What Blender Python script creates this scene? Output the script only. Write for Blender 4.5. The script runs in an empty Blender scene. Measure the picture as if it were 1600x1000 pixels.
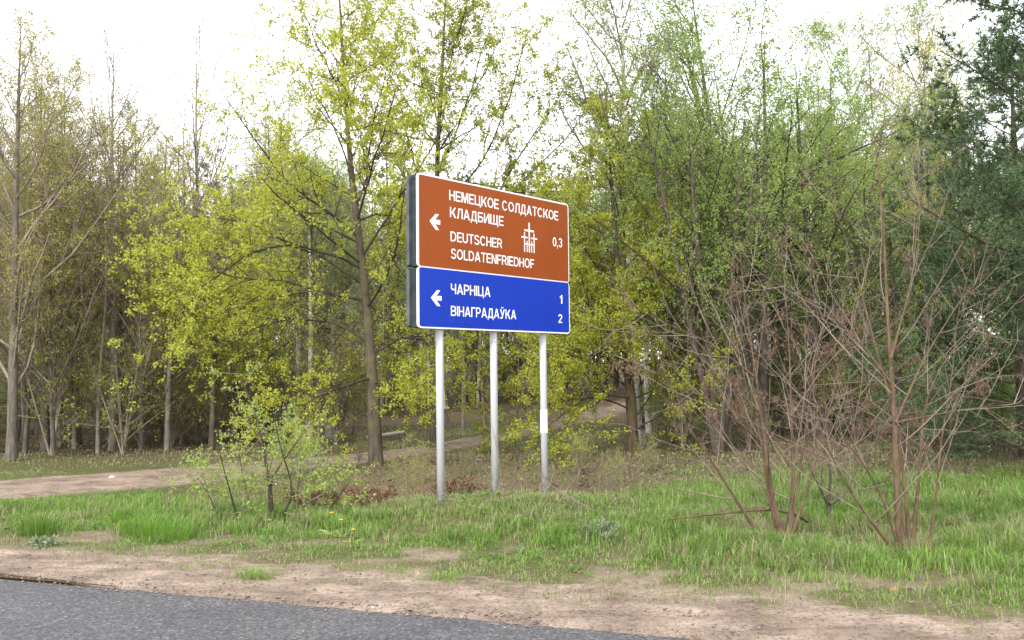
import bpy, math
import numpy as np
from mathutils import Matrix, Vector

S = bpy.context.scene
COL = S.collection
rad = math.radians

# ------------------------------------------------------------------ camera, world, sun, exposure
CAM_H, PITCH, ROLL, FPX = 1.62, 0.0522, -0.0102, 1556.0
cd = bpy.data.cameras.new('camera')
cam = bpy.data.objects.new('camera', cd)
COL.objects.link(cam)
cd.sensor_width = 36.0
cd.lens = 36.0 * FPX / 1600.0
cd.clip_start, cd.clip_end = 0.1, 2000
RX = np.array([[1, 0, 0], [0, math.cos(math.pi/2+PITCH), -math.sin(math.pi/2+PITCH)],
               [0, math.sin(math.pi/2+PITCH), math.cos(math.pi/2+PITCH)]])
RZ = np.array([[math.cos(ROLL), -math.sin(ROLL), 0], [math.sin(ROLL), math.cos(ROLL), 0], [0, 0, 1]])
CR = RX @ RZ
m4 = Matrix([list(r) + [0] for r in CR] + [[0, 0, 0, 1]])
m4.translation = Vector((0, 0, CAM_H))
cam.matrix_world = m4
S.camera = cam

SUN_EL, SUN_AZ = 40.0, 200.0          # azimuth clockwise from +Y: behind the camera, to the left
w = bpy.data.worlds.new('World')
S.world = w
w.use_nodes = True
nt = w.node_tree
nt.nodes.clear()
sky = nt.nodes.new('ShaderNodeTexSky')
sky.sky_type = 'NISHITA'
sky.sun_disc = False
sky.sun_elevation = rad(SUN_EL)
sky.sun_rotation = rad(SUN_AZ)
sky.dust_density = 4.0
mixc = nt.nodes.new('ShaderNodeMix')
mixc.data_type = 'RGBA'
mixc.inputs[0].default_value = 0.86                       # thin bright overcast over the blue
mixc.inputs[7].default_value = (9.6, 9.75, 10.1, 1)
bg = nt.nodes.new('ShaderNodeBackground')
bg.inputs[1].default_value = 0.10
wo = nt.nodes.new('ShaderNodeOutputWorld')
nt.links.new(sky.outputs[0], mixc.inputs[6])
nt.links.new(mixc.outputs[2], bg.inputs[0])
nt.links.new(bg.outputs[0], wo.inputs[0])
sl = bpy.data.lights.new('sun', 'SUN')
sl.energy = 1.5
sl.angle = rad(14)
sl.color = (1.0, 0.95, 0.87)
so = bpy.data.objects.new('sun', sl)
COL.objects.link(so)
sd = Vector((math.sin(rad(SUN_AZ))*math.cos(rad(SUN_EL)), math.cos(rad(SUN_AZ))*math.cos(rad(SUN_EL)), math.sin(rad(SUN_EL))))
so.rotation_euler = sd.to_track_quat('Z', 'Y').to_euler()
so.location = sd * 60
S.view_settings.view_transform = 'Standard'
S.view_settings.look = 'None'
S.view_settings.gamma = 1
S.view_settings.use_curve_mapping = False
S.view_settings.exposure = 1.68
S.cycles.max_bounces = 8
S.cycles.diffuse_bounces = 6
S.cycles.transmission_bounces = 4

# ------------------------------------------------------------------ helpers
def ray(u, v):
    return CR @ np.array([(u-800)/FPX, -(v-500)/FPX, -1.0])

def at(u, v, Y):
    """the point of the place at depth Y seen at photo position u, v"""
    d = ray(u, v)
    return np.array([0, 0, CAM_H]) + d * (Y / d[1])

def hash2(xi, yi, s):
    h = np.sin(xi*127.1 + yi*311.7 + s*74.7) * 43758.5453
    return h - np.floor(h)

def vnoise(x, y, s=0):
    xi, yi = np.floor(x), np.floor(y)
    fx, fy = x-xi, y-yi
    fx, fy = fx*fx*(3-2*fx), fy*fy*(3-2*fy)
    a, b = hash2(xi, yi, s), hash2(xi+1, yi, s)
    c, d = hash2(xi, yi+1, s), hash2(xi+1, yi+1, s)
    return (a*(1-fx)+b*fx)*(1-fy) + (c*(1-fx)+d*fx)*fy

def fbm(x, y, s=0, o=3):
    t, amp, tot = 0, 1.0, 0
    for k in range(o):
        t = t + amp*vnoise(x*2**k, y*2**k, s+k*11)
        tot += amp
        amp *= .5
    return t/tot

def sstep(a, b, x):
    t = np.clip((x-a)/(b-a), 0, 1)
    return t*t*(3-2*t)

def nrm(v):
    return v / np.maximum(np.linalg.norm(v, axis=-1, keepdims=True), 1e-9)

def mesh_from(name, V, F4=None, F3=None, smooth=False, attrs=None):
    me = bpy.data.meshes.new(name)
    V = np.ascontiguousarray(V, np.float32)
    me.vertices.add(len(V))
    me.vertices.foreach_set('co', V.ravel())
    li, st, pos = [], [], 0
    if F4 is not None and len(F4):
        F4 = np.asarray(F4, np.int32)
        li.append(F4.ravel()); st.append(np.arange(len(F4))*4); pos = len(F4)*4
    if F3 is not None and len(F3):
        F3 = np.asarray(F3, np.int32)
        li.append(F3.ravel()); st.append(pos+np.arange(len(F3))*3)
    li = np.concatenate(li).astype(np.int32)
    st = np.concatenate(st).astype(np.int32)
    me.loops.add(len(li))
    me.loops.foreach_set('vertex_index', li)
    me.polygons.add(len(st))
    me.polygons.foreach_set('loop_start', st)
    me.polygons.foreach_set('use_smooth', np.full(len(st), bool(smooth)))
    for an, arr in (attrs or {}).items():
        arr = np.ascontiguousarray(arr, np.float32)
        if arr.ndim == 1:
            me.attributes.new(an, 'FLOAT', 'POINT').data.foreach_set('value', arr)
        else:
            if arr.shape[1] == 3:
                arr = np.c_[arr, np.ones(len(arr), np.float32)]
            me.attributes.new(an, 'FLOAT_COLOR', 'POINT').data.foreach_set('color', np.ascontiguousarray(arr, np.float32).ravel())
    me.update(calc_edges=True)
    return me

class Acc:
    def __init__(s):
        s.V, s.Q, s.T, s.n = [], [], [], 0
    def add(s, V, Q=None, T=None):
        V = np.asarray(V, float).reshape(-1, 3)
        if Q is not None and len(Q): s.Q.append(np.asarray(Q)+s.n)
        if T is not None and len(T): s.T.append(np.asarray(T)+s.n)
        s.V.append(V); s.n += len(V)
    def tubes(s, P, R, sides, cap=False):
        P = np.asarray(P, float); R = np.asarray(R, float)
        if P.ndim == 2: P, R = P[None], R[None]
        n, K, _ = P.shape
        if n == 0: return
        T = nrm(np.gradient(P, axis=1))
        mt = np.abs(nrm(T.mean(1))[:, 2]) > .8
        ref = np.where(mt[:, None], [[1., 0.02, 0]], [[0, 0.02, 1.]])[:, None, :]
        U = nrm(np.cross(T, np.broadcast_to(ref, T.shape)))
        W = np.cross(T, U)
        a = 2*np.pi*np.arange(sides)/sides
        V = P[:, :, None] + R[:, :, None, None]*(np.cos(a)[:, None]*U[:, :, None] + np.sin(a)[:, None]*W[:, :, None])
        k, j = np.meshgrid(np.arange(K-1), np.arange(sides), indexing='ij')
        j2 = (j+1) % sides
        q = np.stack([k*sides+j, k*sides+j2, (k+1)*sides+j2, (k+1)*sides+j], -1).reshape(-1, 4)
        q = (q[None] + (np.arange(n)*K*sides)[:, None, None]).reshape(-1, 4)
        t = None
        if cap:
            i = np.arange(1, sides-1)
            t0 = np.stack([np.zeros_like(i), i+1, i], -1)
            t1 = np.stack([np.zeros_like(i), i, i+1], -1)+(K-1)*sides
            t = np.concatenate([t0, t1])
            t = (t[None] + (np.arange(n)*K*sides)[:, None, None]).reshape(-1, 3)
        s.add(V, q, t)
    def box(s, x0, x1, y0, y1, z0, z1):
        V = [(x, y, z) for z in (z0, z1) for x, y in ((x0, y0), (x1, y0), (x1, y1), (x0, y1))]
        s.add(V, [(0, 3, 2, 1), (4, 5, 6, 7), (0, 1, 5, 4), (1, 2, 6, 5), (2, 3, 7, 6), (3, 0, 4, 7)])
    def slab(s, poly, y0, y1):
        """polygon (x,z) list extruded from y0 (front) to y1"""
        n = len(poly)
        V = [(x, y0, z) for x, z in poly] + [(x, y1, z) for x, z in poly]
        c0, c1 = np.mean(poly, 0), None
        V += [(c0[0], y0, c0[1]), (c0[0], y1, c0[1])]
        i = np.arange(n); j = (i+1) % n
        s.add(V, np.stack([i, i+n, j+n, j], -1), np.concatenate([np.stack([i, j, np.full(n, 2*n)], -1), np.stack([j+n, i+n, np.full(n, 2*n+1)], -1)]))
    def mesh(s, name, origin=(0, 0, 0), smooth=False, attrs=None):
        V = np.concatenate(s.V) - np.asarray(origin)
        return mesh_from(name, V, np.concatenate(s.Q) if s.Q else None, np.concatenate(s.T) if s.T else None, smooth, attrs)

def obj(name, me, mat, parent=None, kind=None):
    o = bpy.data.objects.new(name, me)
    COL.objects.link(o)
    if mat is not None and not me.materials: me.materials.append(mat)
    if parent is not None: o.parent = parent
    if kind: o['kind'] = kind
    return o

def tag(o, label, cat, group=None):
    o['label'] = label; o['category'] = cat
    if group: o['group'] = group
    return o

def thing(name, label, cat, loc=(0, 0, 0), group=None, rz=0, sc=1):
    o = bpy.data.objects.new(name, None)
    o.empty_display_size = .2
    COL.objects.link(o)
    o.location = tuple(float(c) for c in loc); o.rotation_euler = (0, 0, rz); o.scale = (sc, sc, sc)
    return tag(o, label, cat, group)

# ------------------------------------------------------------------ materials
def newmat(name):
    m = bpy.data.materials.new(name)
    m.use_nodes = True
    t = m.node_tree
    b = t.nodes['Principled BSDF']
    b.inputs['Specular IOR Level'].default_value = .25
    b.inputs['Roughness'].default_value = .8
    return m, t, b, t.nodes['Material Output']

def ramp(t, stops, fac=None):
    r = t.nodes.new('ShaderNodeValToRGB')
    e = r.color_ramp.elements
    while len(e) < len(stops): e.new(.5)
    for k, (p, c) in enumerate(stops):
        e[k].position = p
        e[k].color = (*c, 1) if len(c) == 3 else c
    if fac is not None: t.links.new(fac, r.inputs[0])
    return r.outputs[0]

def noise(t, scale, detail=4, rough=.6, vec=None, sc=None):
    n = t.nodes.new('ShaderNodeTexNoise')
    n.inputs['Scale'].default_value = scale
    n.inputs['Detail'].default_value = detail
    n.inputs['Roughness'].default_value = rough
    tc = t.nodes.new('ShaderNodeTexCoord')
    v = tc.outputs['Object'] if vec is None else vec
    if sc is not None:
        mp = t.nodes.new('ShaderNodeMapping')
        mp.inputs['Scale'].default_value = sc
        t.links.new(v, mp.inputs[0]); v = mp.outputs[0]
    t.links.new(v, n.inputs['Vector'])
    return n.outputs['Fac']

def mixrgb(t, a, b, fac, mode='MIX'):
    m = t.nodes.new('ShaderNodeMix')
    m.data_type = 'RGBA'; m.blend_type = mode
    for s, v in ((0, fac), (6, a), (7, b)):
        if isinstance(v, (tuple, list)): m.inputs[s].default_value = (*v, 1)
        elif isinstance(v, (int, float)): m.inputs[s].default_value = v
        else: t.links.new(v, m.inputs[s])
    return m.outputs[2]

def math_(t, op, a, b=0.0):
    m = t.nodes.new('ShaderNodeMath'); m.operation = op
    for s, v in ((0, a), (1, b)):
        if isinstance(v, (int, float)): m.inputs[s].default_value = v
        else: t.links.new(v, m.inputs[s])
    return m.outputs[0]

def bump(t, b, h, strength=.5, dist=.01):
    n = t.nodes.new('ShaderNodeBump')
    n.inputs['Strength'].default_value = strength
    n.inputs['Distance'].default_value = dist
    t.links.new(h, n.inputs['Height'])
    t.links.new(n.outputs[0], b.inputs['Normal'])

def attr(t, name, out='Color'):
    a = t.nodes.new('ShaderNodeAttribute'); a.attribute_name = name
    return a.outputs[out]

def leaf_mat(name, cols, trans=.4, rough=.5, use_attr=None, obj_var=0.25):
    """thin leaf: colour varies from leaf to leaf and a little from plant to plant"""
    m, t, b, out = newmat(name)
    g = t.nodes.new('ShaderNodeNewGeometry')
    c = ramp(t, [(k/(len(cols)-1), x) for k, x in enumerate(cols)], g.outputs['Random Per Island'])
    if use_attr: c = mixrgb(t, attr(t, use_attr), c, .35)
    if obj_var:
        oi = t.nodes.new('ShaderNodeObjectInfo')
        hs = t.nodes.new('ShaderNodeHueSaturation')
        v = math_(t, 'MULTIPLY_ADD', oi.outputs['Random'], obj_var)
        t.nodes[-1].inputs[2].default_value = 1-obj_var/2
        t.links.new(v, hs.inputs['Value'])
        t.links.new(c, hs.inputs['Color']); c = hs.outputs[0]
    t.links.new(c, b.inputs['Base Color'])
    b.inputs['Roughness'].default_value = rough
    tr = t.nodes.new('ShaderNodeBsdfTranslucent')
    t.links.new(c, tr.inputs['Color'])
    mx = t.nodes.new('ShaderNodeMixShader')
    mx.inputs[0].default_value = trans
    t.links.new(b.outputs[0], mx.inputs[1]); t.links.new(tr.outputs[0], mx.inputs[2])
    t.links.new(mx.outputs[0], out.inputs[0])
    return m

def bark_mat(name, dark, light, scale=14, moss=None, stretch=(1, 1, .25)):
    m, t, b, out = newmat(name)
    n = noise(t, scale, 6, .7, sc=stretch)
    c = ramp(t, [(.32, dark), (.68, light)], n)
    if moss:
        c = mixrgb(t, c, moss, ramp(t, [(.48, (0, 0, 0)), (.62, (1, 1, 1))], noise(t, 3.1, 4)))
    t.links.new(c, b.inputs['Base Color'])
    bump(t, b, n, .6, .02)
    return m

def birch_mat():
    m, t, b, out = newmat('birch_bark')
    n = noise(t, 7, 5, .7, sc=(1, 1, 3.2))
    c = ramp(t, [(.36, (.035, .03, .028)), (.42, (.40, .38, .35)), (.54, (.62, .60, .56))], n)
    n2 = noise(t, 1.4, 4)
    c = mixrgb(t, c, (.07, .06, .05), ramp(t, [(.55, (0, 0, 0)), (.66, (1, 1, 1))], n2))
    t.links.new(c, b.inputs['Base Color'])
    return m

def sheeting(name, col):
    m, t, b, out = newmat(name)
    n, n2 = noise(t, 2.2, 5, .6, sc=(1, 1, .35)), noise(t, 30, 4, .7)
    c = ramp(t, [(.3, tuple(x*.90 for x in col)), (.7, tuple(x*1.08 for x in col))], n)
    c = mixrgb(t, c, (.22, .19, .16), math_(t, 'MULTIPLY', ramp(t, [(.55, (0, 0, 0)), (.8, (1, 1, 1))], n2), .10))
    t.links.new(c, b.inputs['Base Color'])
    t.links.new(ramp(t, [(.3, (.30, .30, .30)), (.7, (.48, .48, .48))], n), b.inputs['Roughness'])
    b.inputs['Specular IOR Level'].default_value = .2
    return m

def plain(name, col, rough=.6, metal=0, spec=.12, var=.12, vs=8):
    m, t, b, out = newmat(name)
    n = noise(t, vs, 4)
    c = ramp(t, [(.3, tuple(x*(1-var) for x in col)), (.7, tuple(min(1, x*(1+var)) for x in col))], n)
    t.links.new(c, b.inputs['Base Color'])
    b.inputs['Roughness'].default_value = rough
    b.inputs['Metallic'].default_value = metal
    b.inputs['Specular IOR Level'].default_value = spec
    return m

M = {}
M['maple_leaf'] = leaf_mat('maple_flower_leaf', [(.22, .25, .03), (.33, .355, .04), (.43, .43, .06), (.36, .42, .08)], .5)
M['maple_leaf_green'] = leaf_mat('maple_green_leaf', [(.21, .25, .04), (.31, .35, .06), (.37, .39, .08)], .5)
M['bud_leaf'] = leaf_mat('budding_leaf', [(.24, .20, .07), (.35, .315, .09), (.37, .36, .10), (.28, .31, .08)], .5)
M['birch_leaf'] = leaf_mat('birch_leaf', [(.18, .25, .06), (.27, .36, .09), (.32, .40, .12)], .5)
M['willow_leaf'] = leaf_mat('willow_leaf', [(.17, .25, .055), (.26, .355, .085), (.32, .41, .11)], .5)
M['bright_leaf'] = leaf_mat('bright_green_leaf', [(.15, .24, .045), (.22, .33, .065), (.26, .36, .08)], .5)
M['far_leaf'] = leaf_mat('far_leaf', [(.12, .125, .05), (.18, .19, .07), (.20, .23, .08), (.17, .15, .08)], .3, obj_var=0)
M['shrub_leaf'] = leaf_mat('shrub_leaf', [(.19, .25, .055), (.28, .36, .085), (.34, .42, .12)], .48)
M['pine_needle'] = leaf_mat('pine_needle', [(.045, .07, .028), (.08, .115, .045), (.12, .155, .07)], .25, .8)
M['blue_needle'] = leaf_mat('blue_pine_needle', [(.040, .070, .026), (.075, .118, .05), (.135, .185, .095)], .25, .8)
M['key_leaf'] = leaf_mat('dry_seed_key', [(.075, .042, .027), (.12, .068, .044), (.165, .10, .068)], .25)
M['litter'] = leaf_mat('dead_leaf', [(.07, .048, .034), (.125, .085, .058), (.175, .125, .088), (.22, .17, .125)], .1, obj_var=0)
M['fern'] = leaf_mat('dead_fern', [(.10, .055, .03), (.155, .085, .048), (.20, .125, .075)], .2)
M['grass'] = leaf_mat('grass_blade', [(.10, .19, .03), (.15, .26, .04), (.21, .31, .07)], .45, .45, use_attr='tint', obj_var=0)
M['weed'] = leaf_mat('weed_leaf', [(.08, .15, .035), (.12, .20, .05), (.17, .24, .08)], .3, obj_var=0)
M['mugwort'] = leaf_mat('mugwort_leaf', [(.12, .17, .085), (.17, .225, .12), (.21, .27, .16)], .2)
M['bark_grey'] = bark_mat('grey_bark', (.045, .039, .031), (.16, .143, .115))
M['bark_dark'] = bark_mat('dark_bark', (.035, .028, .022), (.12, .098, .075))
M['bark_maple'] = bark_mat('maple_bark', (.028, .022, .017), (.105, .085, .062), moss=(.095, .085, .04))
M['bark_moss'] = bark_mat('mossy_bark', (.03, .023, .015), (.085, .065, .038), moss=(.075, .052, .018))
M['bark_pale'] = bark_mat('pale_bark', (.11, .10, .08), (.28, .26, .22), 9, stretch=(1, 1, .6))
M['bark_pine'] = bark_mat('pine_bark', (.035, .026, .019), (.11, .08, .06))
M['bark_red'] = bark_mat('reddish_bark', (.045, .028, .017), (.15, .10, .062), 22)
M['twig'] = bark_mat('twig', (.11, .09, .068), (.25, .21, .165), 6)
M['twig_dark'] = bark_mat('dark_twig', (.025, .019, .014), (.07, .055, .04), 6)
M['twig_red'] = bark_mat('reddish_twig', (.085, .06, .046), (.27, .215, .175), 3)
M['birch'] = birch_mat()
M['dead_wood'] = plain('dead_wood', (.40, .35, .29), .8)
M['post'] = plain('grey_post_paint', (.48, .49, .52), .45, var=.04)
def post_mat():
    m, t, b, out = newmat('grey_post_paint')
    c = mixrgb(t, (.46, .47, .50), (.50, .51, .54), noise(t, 5, 4, sc=(1, 1, .2)))
    tc = t.nodes.new('ShaderNodeTexCoord'); sx = t.nodes.new('ShaderNodeSeparateXYZ')
    t.links.new(tc.outputs['Object'], sx.inputs[0])
    low = ramp(t, [(.22, (1, 1, 1)), (.55, (0, 0, 0))], sx.outputs[2])
    f = math_(t, 'MULTIPLY', low, ramp(t, [(.42, (0, 0, 0)), (.62, (.8, .8, .8))], noise(t, 18, 5, .7)))
    c = mixrgb(t, c, (.20, .16, .12), f)
    t.links.new(c, b.inputs['Base Color'])
    b.inputs['Roughness'].default_value = .45
    return m
M['post'] = post_mat()
M['sticker'] = plain('white_sticker', (.74, .70, .69), .4, var=.03)
M['white'] = plain('white_sheeting', (.78, .76, .77), .4, var=.02)
M['brown'] = sheeting('brown_sheeting', (.232, .047, .003))
M['blue'] = sheeting('blue_sheeting', (.002, .028, .335))
M['zinc'] = plain('galvanised_steel', (.085, .098, .105), .6, .2, var=.3, vs=9)
M['zinc_dark'] = plain('dull_steel', (.035, .042, .046), .65, .1, var=.3, vs=9)
M['slot'] = plain('dark_slot', (.02, .02, .02), .8)
M['petal'] = plain('yellow_petal', (.75, .48, .01), .6)
M['stone'] = plain('pale_stone', (.42, .38, .33), .8)
M['pebble'] = plain('pebble', (.15, .125, .11), .85, var=.5, vs=30)
M['brick'] = plain('red_brick', (.27, .12, .09), .8)
M['paper'] = plain('pale_paper', (.75, .74, .72), .7)

# ------------------------------------------------------------------ lie of the land
RN, RS = np.array([.357, .934]), np.array([.934, -.357])     # across the road (away), along it
ROAD_D = 6.03
def dist_road(x, y): return x*RN[0] + y*RN[1]
def along(x, y): return x*RS[0] + y*RS[1]
TRACK = np.array([(-16, 7.2), (-11.5, 10.3), (-8.8, 12.9), (-6.9, 15.1), (-5.0, 17.2), (-3.2, 18.9), (-1.9, 21.0), (-.4, 25.0), (1.6, 31.0), (5, 40)])
TRACKW = np.array([1.4, 1.35, 1.3, 1.2, .95, .75, .5, .5, .55, .6])

def track_dist(x, y):
    """signed-free distance to the track's centre line over its half width"""
    best = np.full(np.shape(x), 1e9)
    for k in range(len(TRACK)-1):
        a, b = TRACK[k], TRACK[k+1]
        d = b-a
        t = np.clip(((x-a[0])*d[0]+(y-a[1])*d[1])/(d@d), 0, 1)
        wd = TRACKW[k]*(1-t)+TRACKW[k+1]*t
        best = np.minimum(best, np.hypot(x-a[0]-t*d[0], y-a[1]-t*d[1])/wd)
    return best

def mound(x, y):
    ex, ey = math.cos(rad(46)), math.sin(rad(46))
    u = (x+.30)*ex + (y-11.45)*ey
    v = -(x+.30)*ey + (y-11.45)*ex
    return np.exp(-(u/1.55)**2*1.0 - np.where(v > 0, (v/1.0)**2, (v/1.5)**2))

def ground(x, y):
    x = np.asarray(x, float); y = np.asarray(y, float)
    d = dist_road(x, y)
    z = .05*(fbm(x*.35, y*.35, 3)-.5) * sstep(7, 10, d) + .03*(fbm(x*1.6, y*1.6, 5)-.5)*sstep(6.8, 8, d)
    z = z + .225*mound(x, y)
    z = z - .34*np.exp(-((x+1.0)/3.4)**2 - ((y-14.7)/1.5)**2)          # hollow behind the sign
    z = z + sstep(26, 60, y)*.9 + sstep(60, 140, y)*2.0
    z = z - .12*sstep(6.25, 5.9, d)
    z = z + .12*sstep(-1.5, -2.2, d)
    return z

def bare(x, y):
    d = dist_road(x, y)
    return sstep(.56, .68, fbm(x*1.5, y*2.2, 103))*sstep(9.6, 8.0, d) + .5*sstep(.60, .68, fbm(x*2.4, y*2.4, 104))

# zones painted by place: r sand, g green, b leaf litter
def zones(x, y):
    d = dist_road(x, y)
    n1, n2 = fbm(x*1.3, y*1.3, 21), fbm(x*.5, y*.5, 31)
    nn = fbm(x*4, y*4, 27)
    edge = 7.27 + 1.5*(n1-.5) + 1.0*(nn-.5)
    sand = sstep(edge+.35, edge-.15, d)
    td = track_dist(x, y) + .55*(n1-.5)
    sand = np.maximum(sand, sstep(1.25, .85, td))
    # bare patches just past the shoulder
    sand = np.maximum(sand, sstep(.60, .70, n1)*sstep(9.2, 7.8, d)*.8)
    forest = np.clip(sstep(13.5, 15.5, y-.28*np.abs(x-6)*0 + 1.6*(n2-.5)), 0, 1)
    left = sstep(-2.4, -4.2, x)
    litter = forest*(1-left)*np.clip(.55+1.2*(n1-.4), 0, 1)
    litter = np.maximum(litter, .6*left*sstep(18.6, 21.5, y+.42*(x+9)+2.2*(n2-.5)))
    litter = np.maximum(litter, .6*np.exp(-(np.abs(x+.9)/3.0)**4-(np.abs(y-14.8)/1.9)**4))
    clear = np.exp(-((x+.3)/4.5)**2-((y-26)/7.5)**2)
    litter = np.maximum(litter, sstep(24, 30, y))*(1-.85*clear)
    hollow = np.exp(-(np.abs(x+1.2)/3.4)**4-(np.abs(y-14.6)/2.2)**4)
    green = sstep(edge-.05, edge+.8, d)*(1-.85*litter)*(1-.9*hollow)
    br_ = bare(x, y)*sstep(edge, edge+.4, d)
    sand = np.maximum(sand, .45*br_*sstep(9, 7.8, d))
    return sand, green*(1-.7*br_), litter

# ------------------------------------------------------------------ ground sheet
def axis(fine0, fine1, step, lo, hi):
    a = list(np.arange(fine0, fine1, step))
    s, p = step, fine1
    while p < hi: a.append(p); s *= 1.25; p += s
    a.append(hi)
    s, p = step*1.25, fine0-step*1.25
    b = []
    while p > lo: b.append(p); s *= 1.25; p -= s
    b.append(lo)
    return np.array(b[::-1]+a)

def grid_faces(nu, nv):
    i, j = np.meshgrid(np.arange(nu-1), np.arange(nv-1), indexing='ij')
    a = i*nv+j
    return np.stack([a, a+nv, a+nv+1, a+1], -1).reshape(-1, 4)

gx, gy = axis(-13, 13, .12, -260, 260), axis(5.5, 27, .11, -60, 400)
GX, GY = np.meshgrid(gx, gy, indexing='ij')
GZ = ground(GX, GY)
z3 = zones(GX, GY)
me = mesh_from('ground', np.stack([GX, GY, GZ], -1).reshape(-1, 3), grid_faces(len(gx), len(gy)), None, True,
               {'zones': np.stack(z3, -1).reshape(-1, 3)})
SAND = [(.28, (.122, .090, .073)), (.5, (.222, .174, .138)), (.75, (.345, .28, .222))]
def ground_mat():
    m, t, b, out = newmat('ground_soil')
    sep = t.nodes.new('ShaderNodeSeparateColor')
    t.links.new(attr(t, 'zones'), sep.inputs[0])
    n1, n2 = noise(t, 3.0, 6, .65), noise(t, 26, 5, .7)
    soil = ramp(t, [(.3, (.055, .045, .025)), (.6, (.13, .115, .055)), (.8, (.17, .155, .07))], n2)
    green = ramp(t, [(.3, (.045, .045, .018)), (.55, (.085, .085, .035)), (.7, (.10, .13, .04))], n2)
    lit = ramp(t, [(.28, (.05, .037, .025)), (.5, (.11, .083, .056)), (.72, (.17, .135, .095))], n2)
    sand = ramp(t, SAND, n1)
    sand = mixrgb(t, sand, ramp(t, [(.3, (.75, .72, .70)), (.6, (1.05, 1.03, 1.0))], n2), .8, 'MULTIPLY')
    c = mixrgb(t, soil, green, sep.outputs[1])
    c = mixrgb(t, c, lit, sep.outputs[2])
    c = mixrgb(t, c, sand, math_(t, 'MULTIPLY', sep.outputs[0], ramp(t, [(.30, (.55, .55, .55)), (.55, (1, 1, 1))], n2)))
    t.links.new(c, b.inputs['Base Color'])
    b.inputs['Roughness'].default_value = .95
    b.inputs['Specular IOR Level'].default_value = .1
    bump(t, b, n2, .8, .04)
    return m
obj('ground', me, ground_mat(), kind='structure')

# ------------------------------------------------------------------ road, shoulder, track, puddle
def asphalt():
    m, t, b, out = newmat('worn_asphalt')
    n1 = noise(t, 240, 3, .7)
    n2 = noise(t, 1.2, 5, .6)
    v = t.nodes.new('ShaderNodeTexVoronoi'); v.inputs['Scale'].default_value = 62
    tc = t.nodes.new('ShaderNodeTexCoord'); t.links.new(tc.outputs['Object'], v.inputs['Vector'])
    agg = ramp(t, [(.0, (.032, .032, .035)), (.45, (.060, .059, .063)), (.8, (.104, .100, .103)), (1, (.23, .215, .21))], v.outputs['Color'])
    c = mixrgb(t, agg, ramp(t, [(.3, (.8, .8, .82)), (.7, (1.15, 1.14, 1.14))], n2), .9, 'MULTIPLY')
    c = mixrgb(t, c, ramp(t, [(.38, (.45, .45, .45)), (.55, (1, 1, 1))], n1), .8, 'MULTIPLY')
    t.links.new(c, b.inputs['Base Color'])
    b.inputs['Roughness'].default_value = .72
    bump(t, b, v.outputs['Distance'], .5, .006)
    return m
ds = np.concatenate([np.linspace(-.6, 5.4, 14), np.linspace(5.5, 6.27, 26)])
ss = axis(-11, 7, .09, -220, 220)
SS, DD = np.meshgrid(ss, ds, indexing='ij')
X, Y = SS*RS[0]+DD*RN[0], SS*RS[1]+DD*RN[1]
Z = .0 - .05*sstep(6.08, 6.22, DD + .07*(fbm(SS*3.5, DD*3, 41)-.5) + .05*(fbm(SS*17, DD*9, 42)-.5))
obj('road', mesh_from('road', np.stack([X, Y, Z], -1).reshape(-1, 3), grid_faces(len(ss), len(ds)), None, True), asphalt(), kind='structure')

def sand_mat(name='sandy_soil', pink=1.0):
    m, t, b, out = newmat(name)
    n1, n2, n3 = noise(t, 2.2, 6, .65), noise(t, 24, 6, .75), noise(t, 42, 3, .65)
    c = ramp(t, SAND, n1)
    c = mixrgb(t, c, ramp(t, [(.30, (.50, .47, .46)), (.48, (.90, .88, .87)), (.7, (1.2, 1.18, 1.15))], n2), .9, 'MULTIPLY')
    c = mixrgb(t, c, ramp(t, [(.34, (.22, .20, .19)), (.42, (1, 1, 1))], n3), .9, 'MULTIPLY')
    mp = t.nodes.new('ShaderNodeMapping'); tc = t.nodes.new('ShaderNodeTexCoord')
    mp.inputs['Rotation'].default_value = (0, 0, rad(20.9)); mp.inputs['Scale'].default_value = (.22, 2.2, 1)
    t.links.new(tc.outputs['Object'], mp.inputs[0])
    n4 = noise(t, 3.2, 5, .65, vec=mp.outputs[0])
    c = mixrgb(t, c, ramp(t, [(.34, (.68, .66, .65)), (.52, (1, 1, 1)), (.7, (1.12, 1.11, 1.1))], n4), .8, 'MULTIPLY')
    t.links.new(c, b.inputs['Base Color'])
    b.inputs['Roughness'].default_value = .95
    b.inputs['Specular IOR Level'].default_value = .1
    bump(t, b, mixrgb(t, n2, n3, .4), .9, .03)
    return m
M['sand'] = sand_mat()
ds = np.arange(5.9, 7.9, .025)
ss = axis(-10.5, 7, .035, -180, 180)
SS, DD = np.meshgrid(ss, ds, indexing='ij')
X, Y = SS*RS[0]+DD*RN[0], SS*RS[1]+DD*RN[1]
rut = .02*(fbm(SS*1.2, DD*9, 51, 3)-.5) + .018*(fbm(SS*7, DD*9, 52, 3)-.5) + .010*(fbm(SS*19, DD*22, 53, 2)-.5)
edge = 7.18 + .5*(fbm(SS*1.1, DD*.6, 54)-.5) + .35*(fbm(SS*4, DD*3, 55)-.5)
Z = np.where(DD < 6.6, -.001 + .012*sstep(5.95, 6.25, DD), ground(X, Y)*sstep(6.6, 7, DD)+.011) + rut*sstep(6.0, 6.25, DD)*1.3 + .006*(fbm(SS*6, DD*2, 58)-.5)
Z = Z - .03*sstep(6.21, 6.08, DD) - .09*sstep(edge-.05, edge+.35, DD)
obj('road_shoulder', mesh_from('road_shoulder', np.stack([X, Y, Z], -1).reshape(-1, 3), grid_faces(len(ss), len(ds)), None, True), M['sand'], kind='structure')

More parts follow.
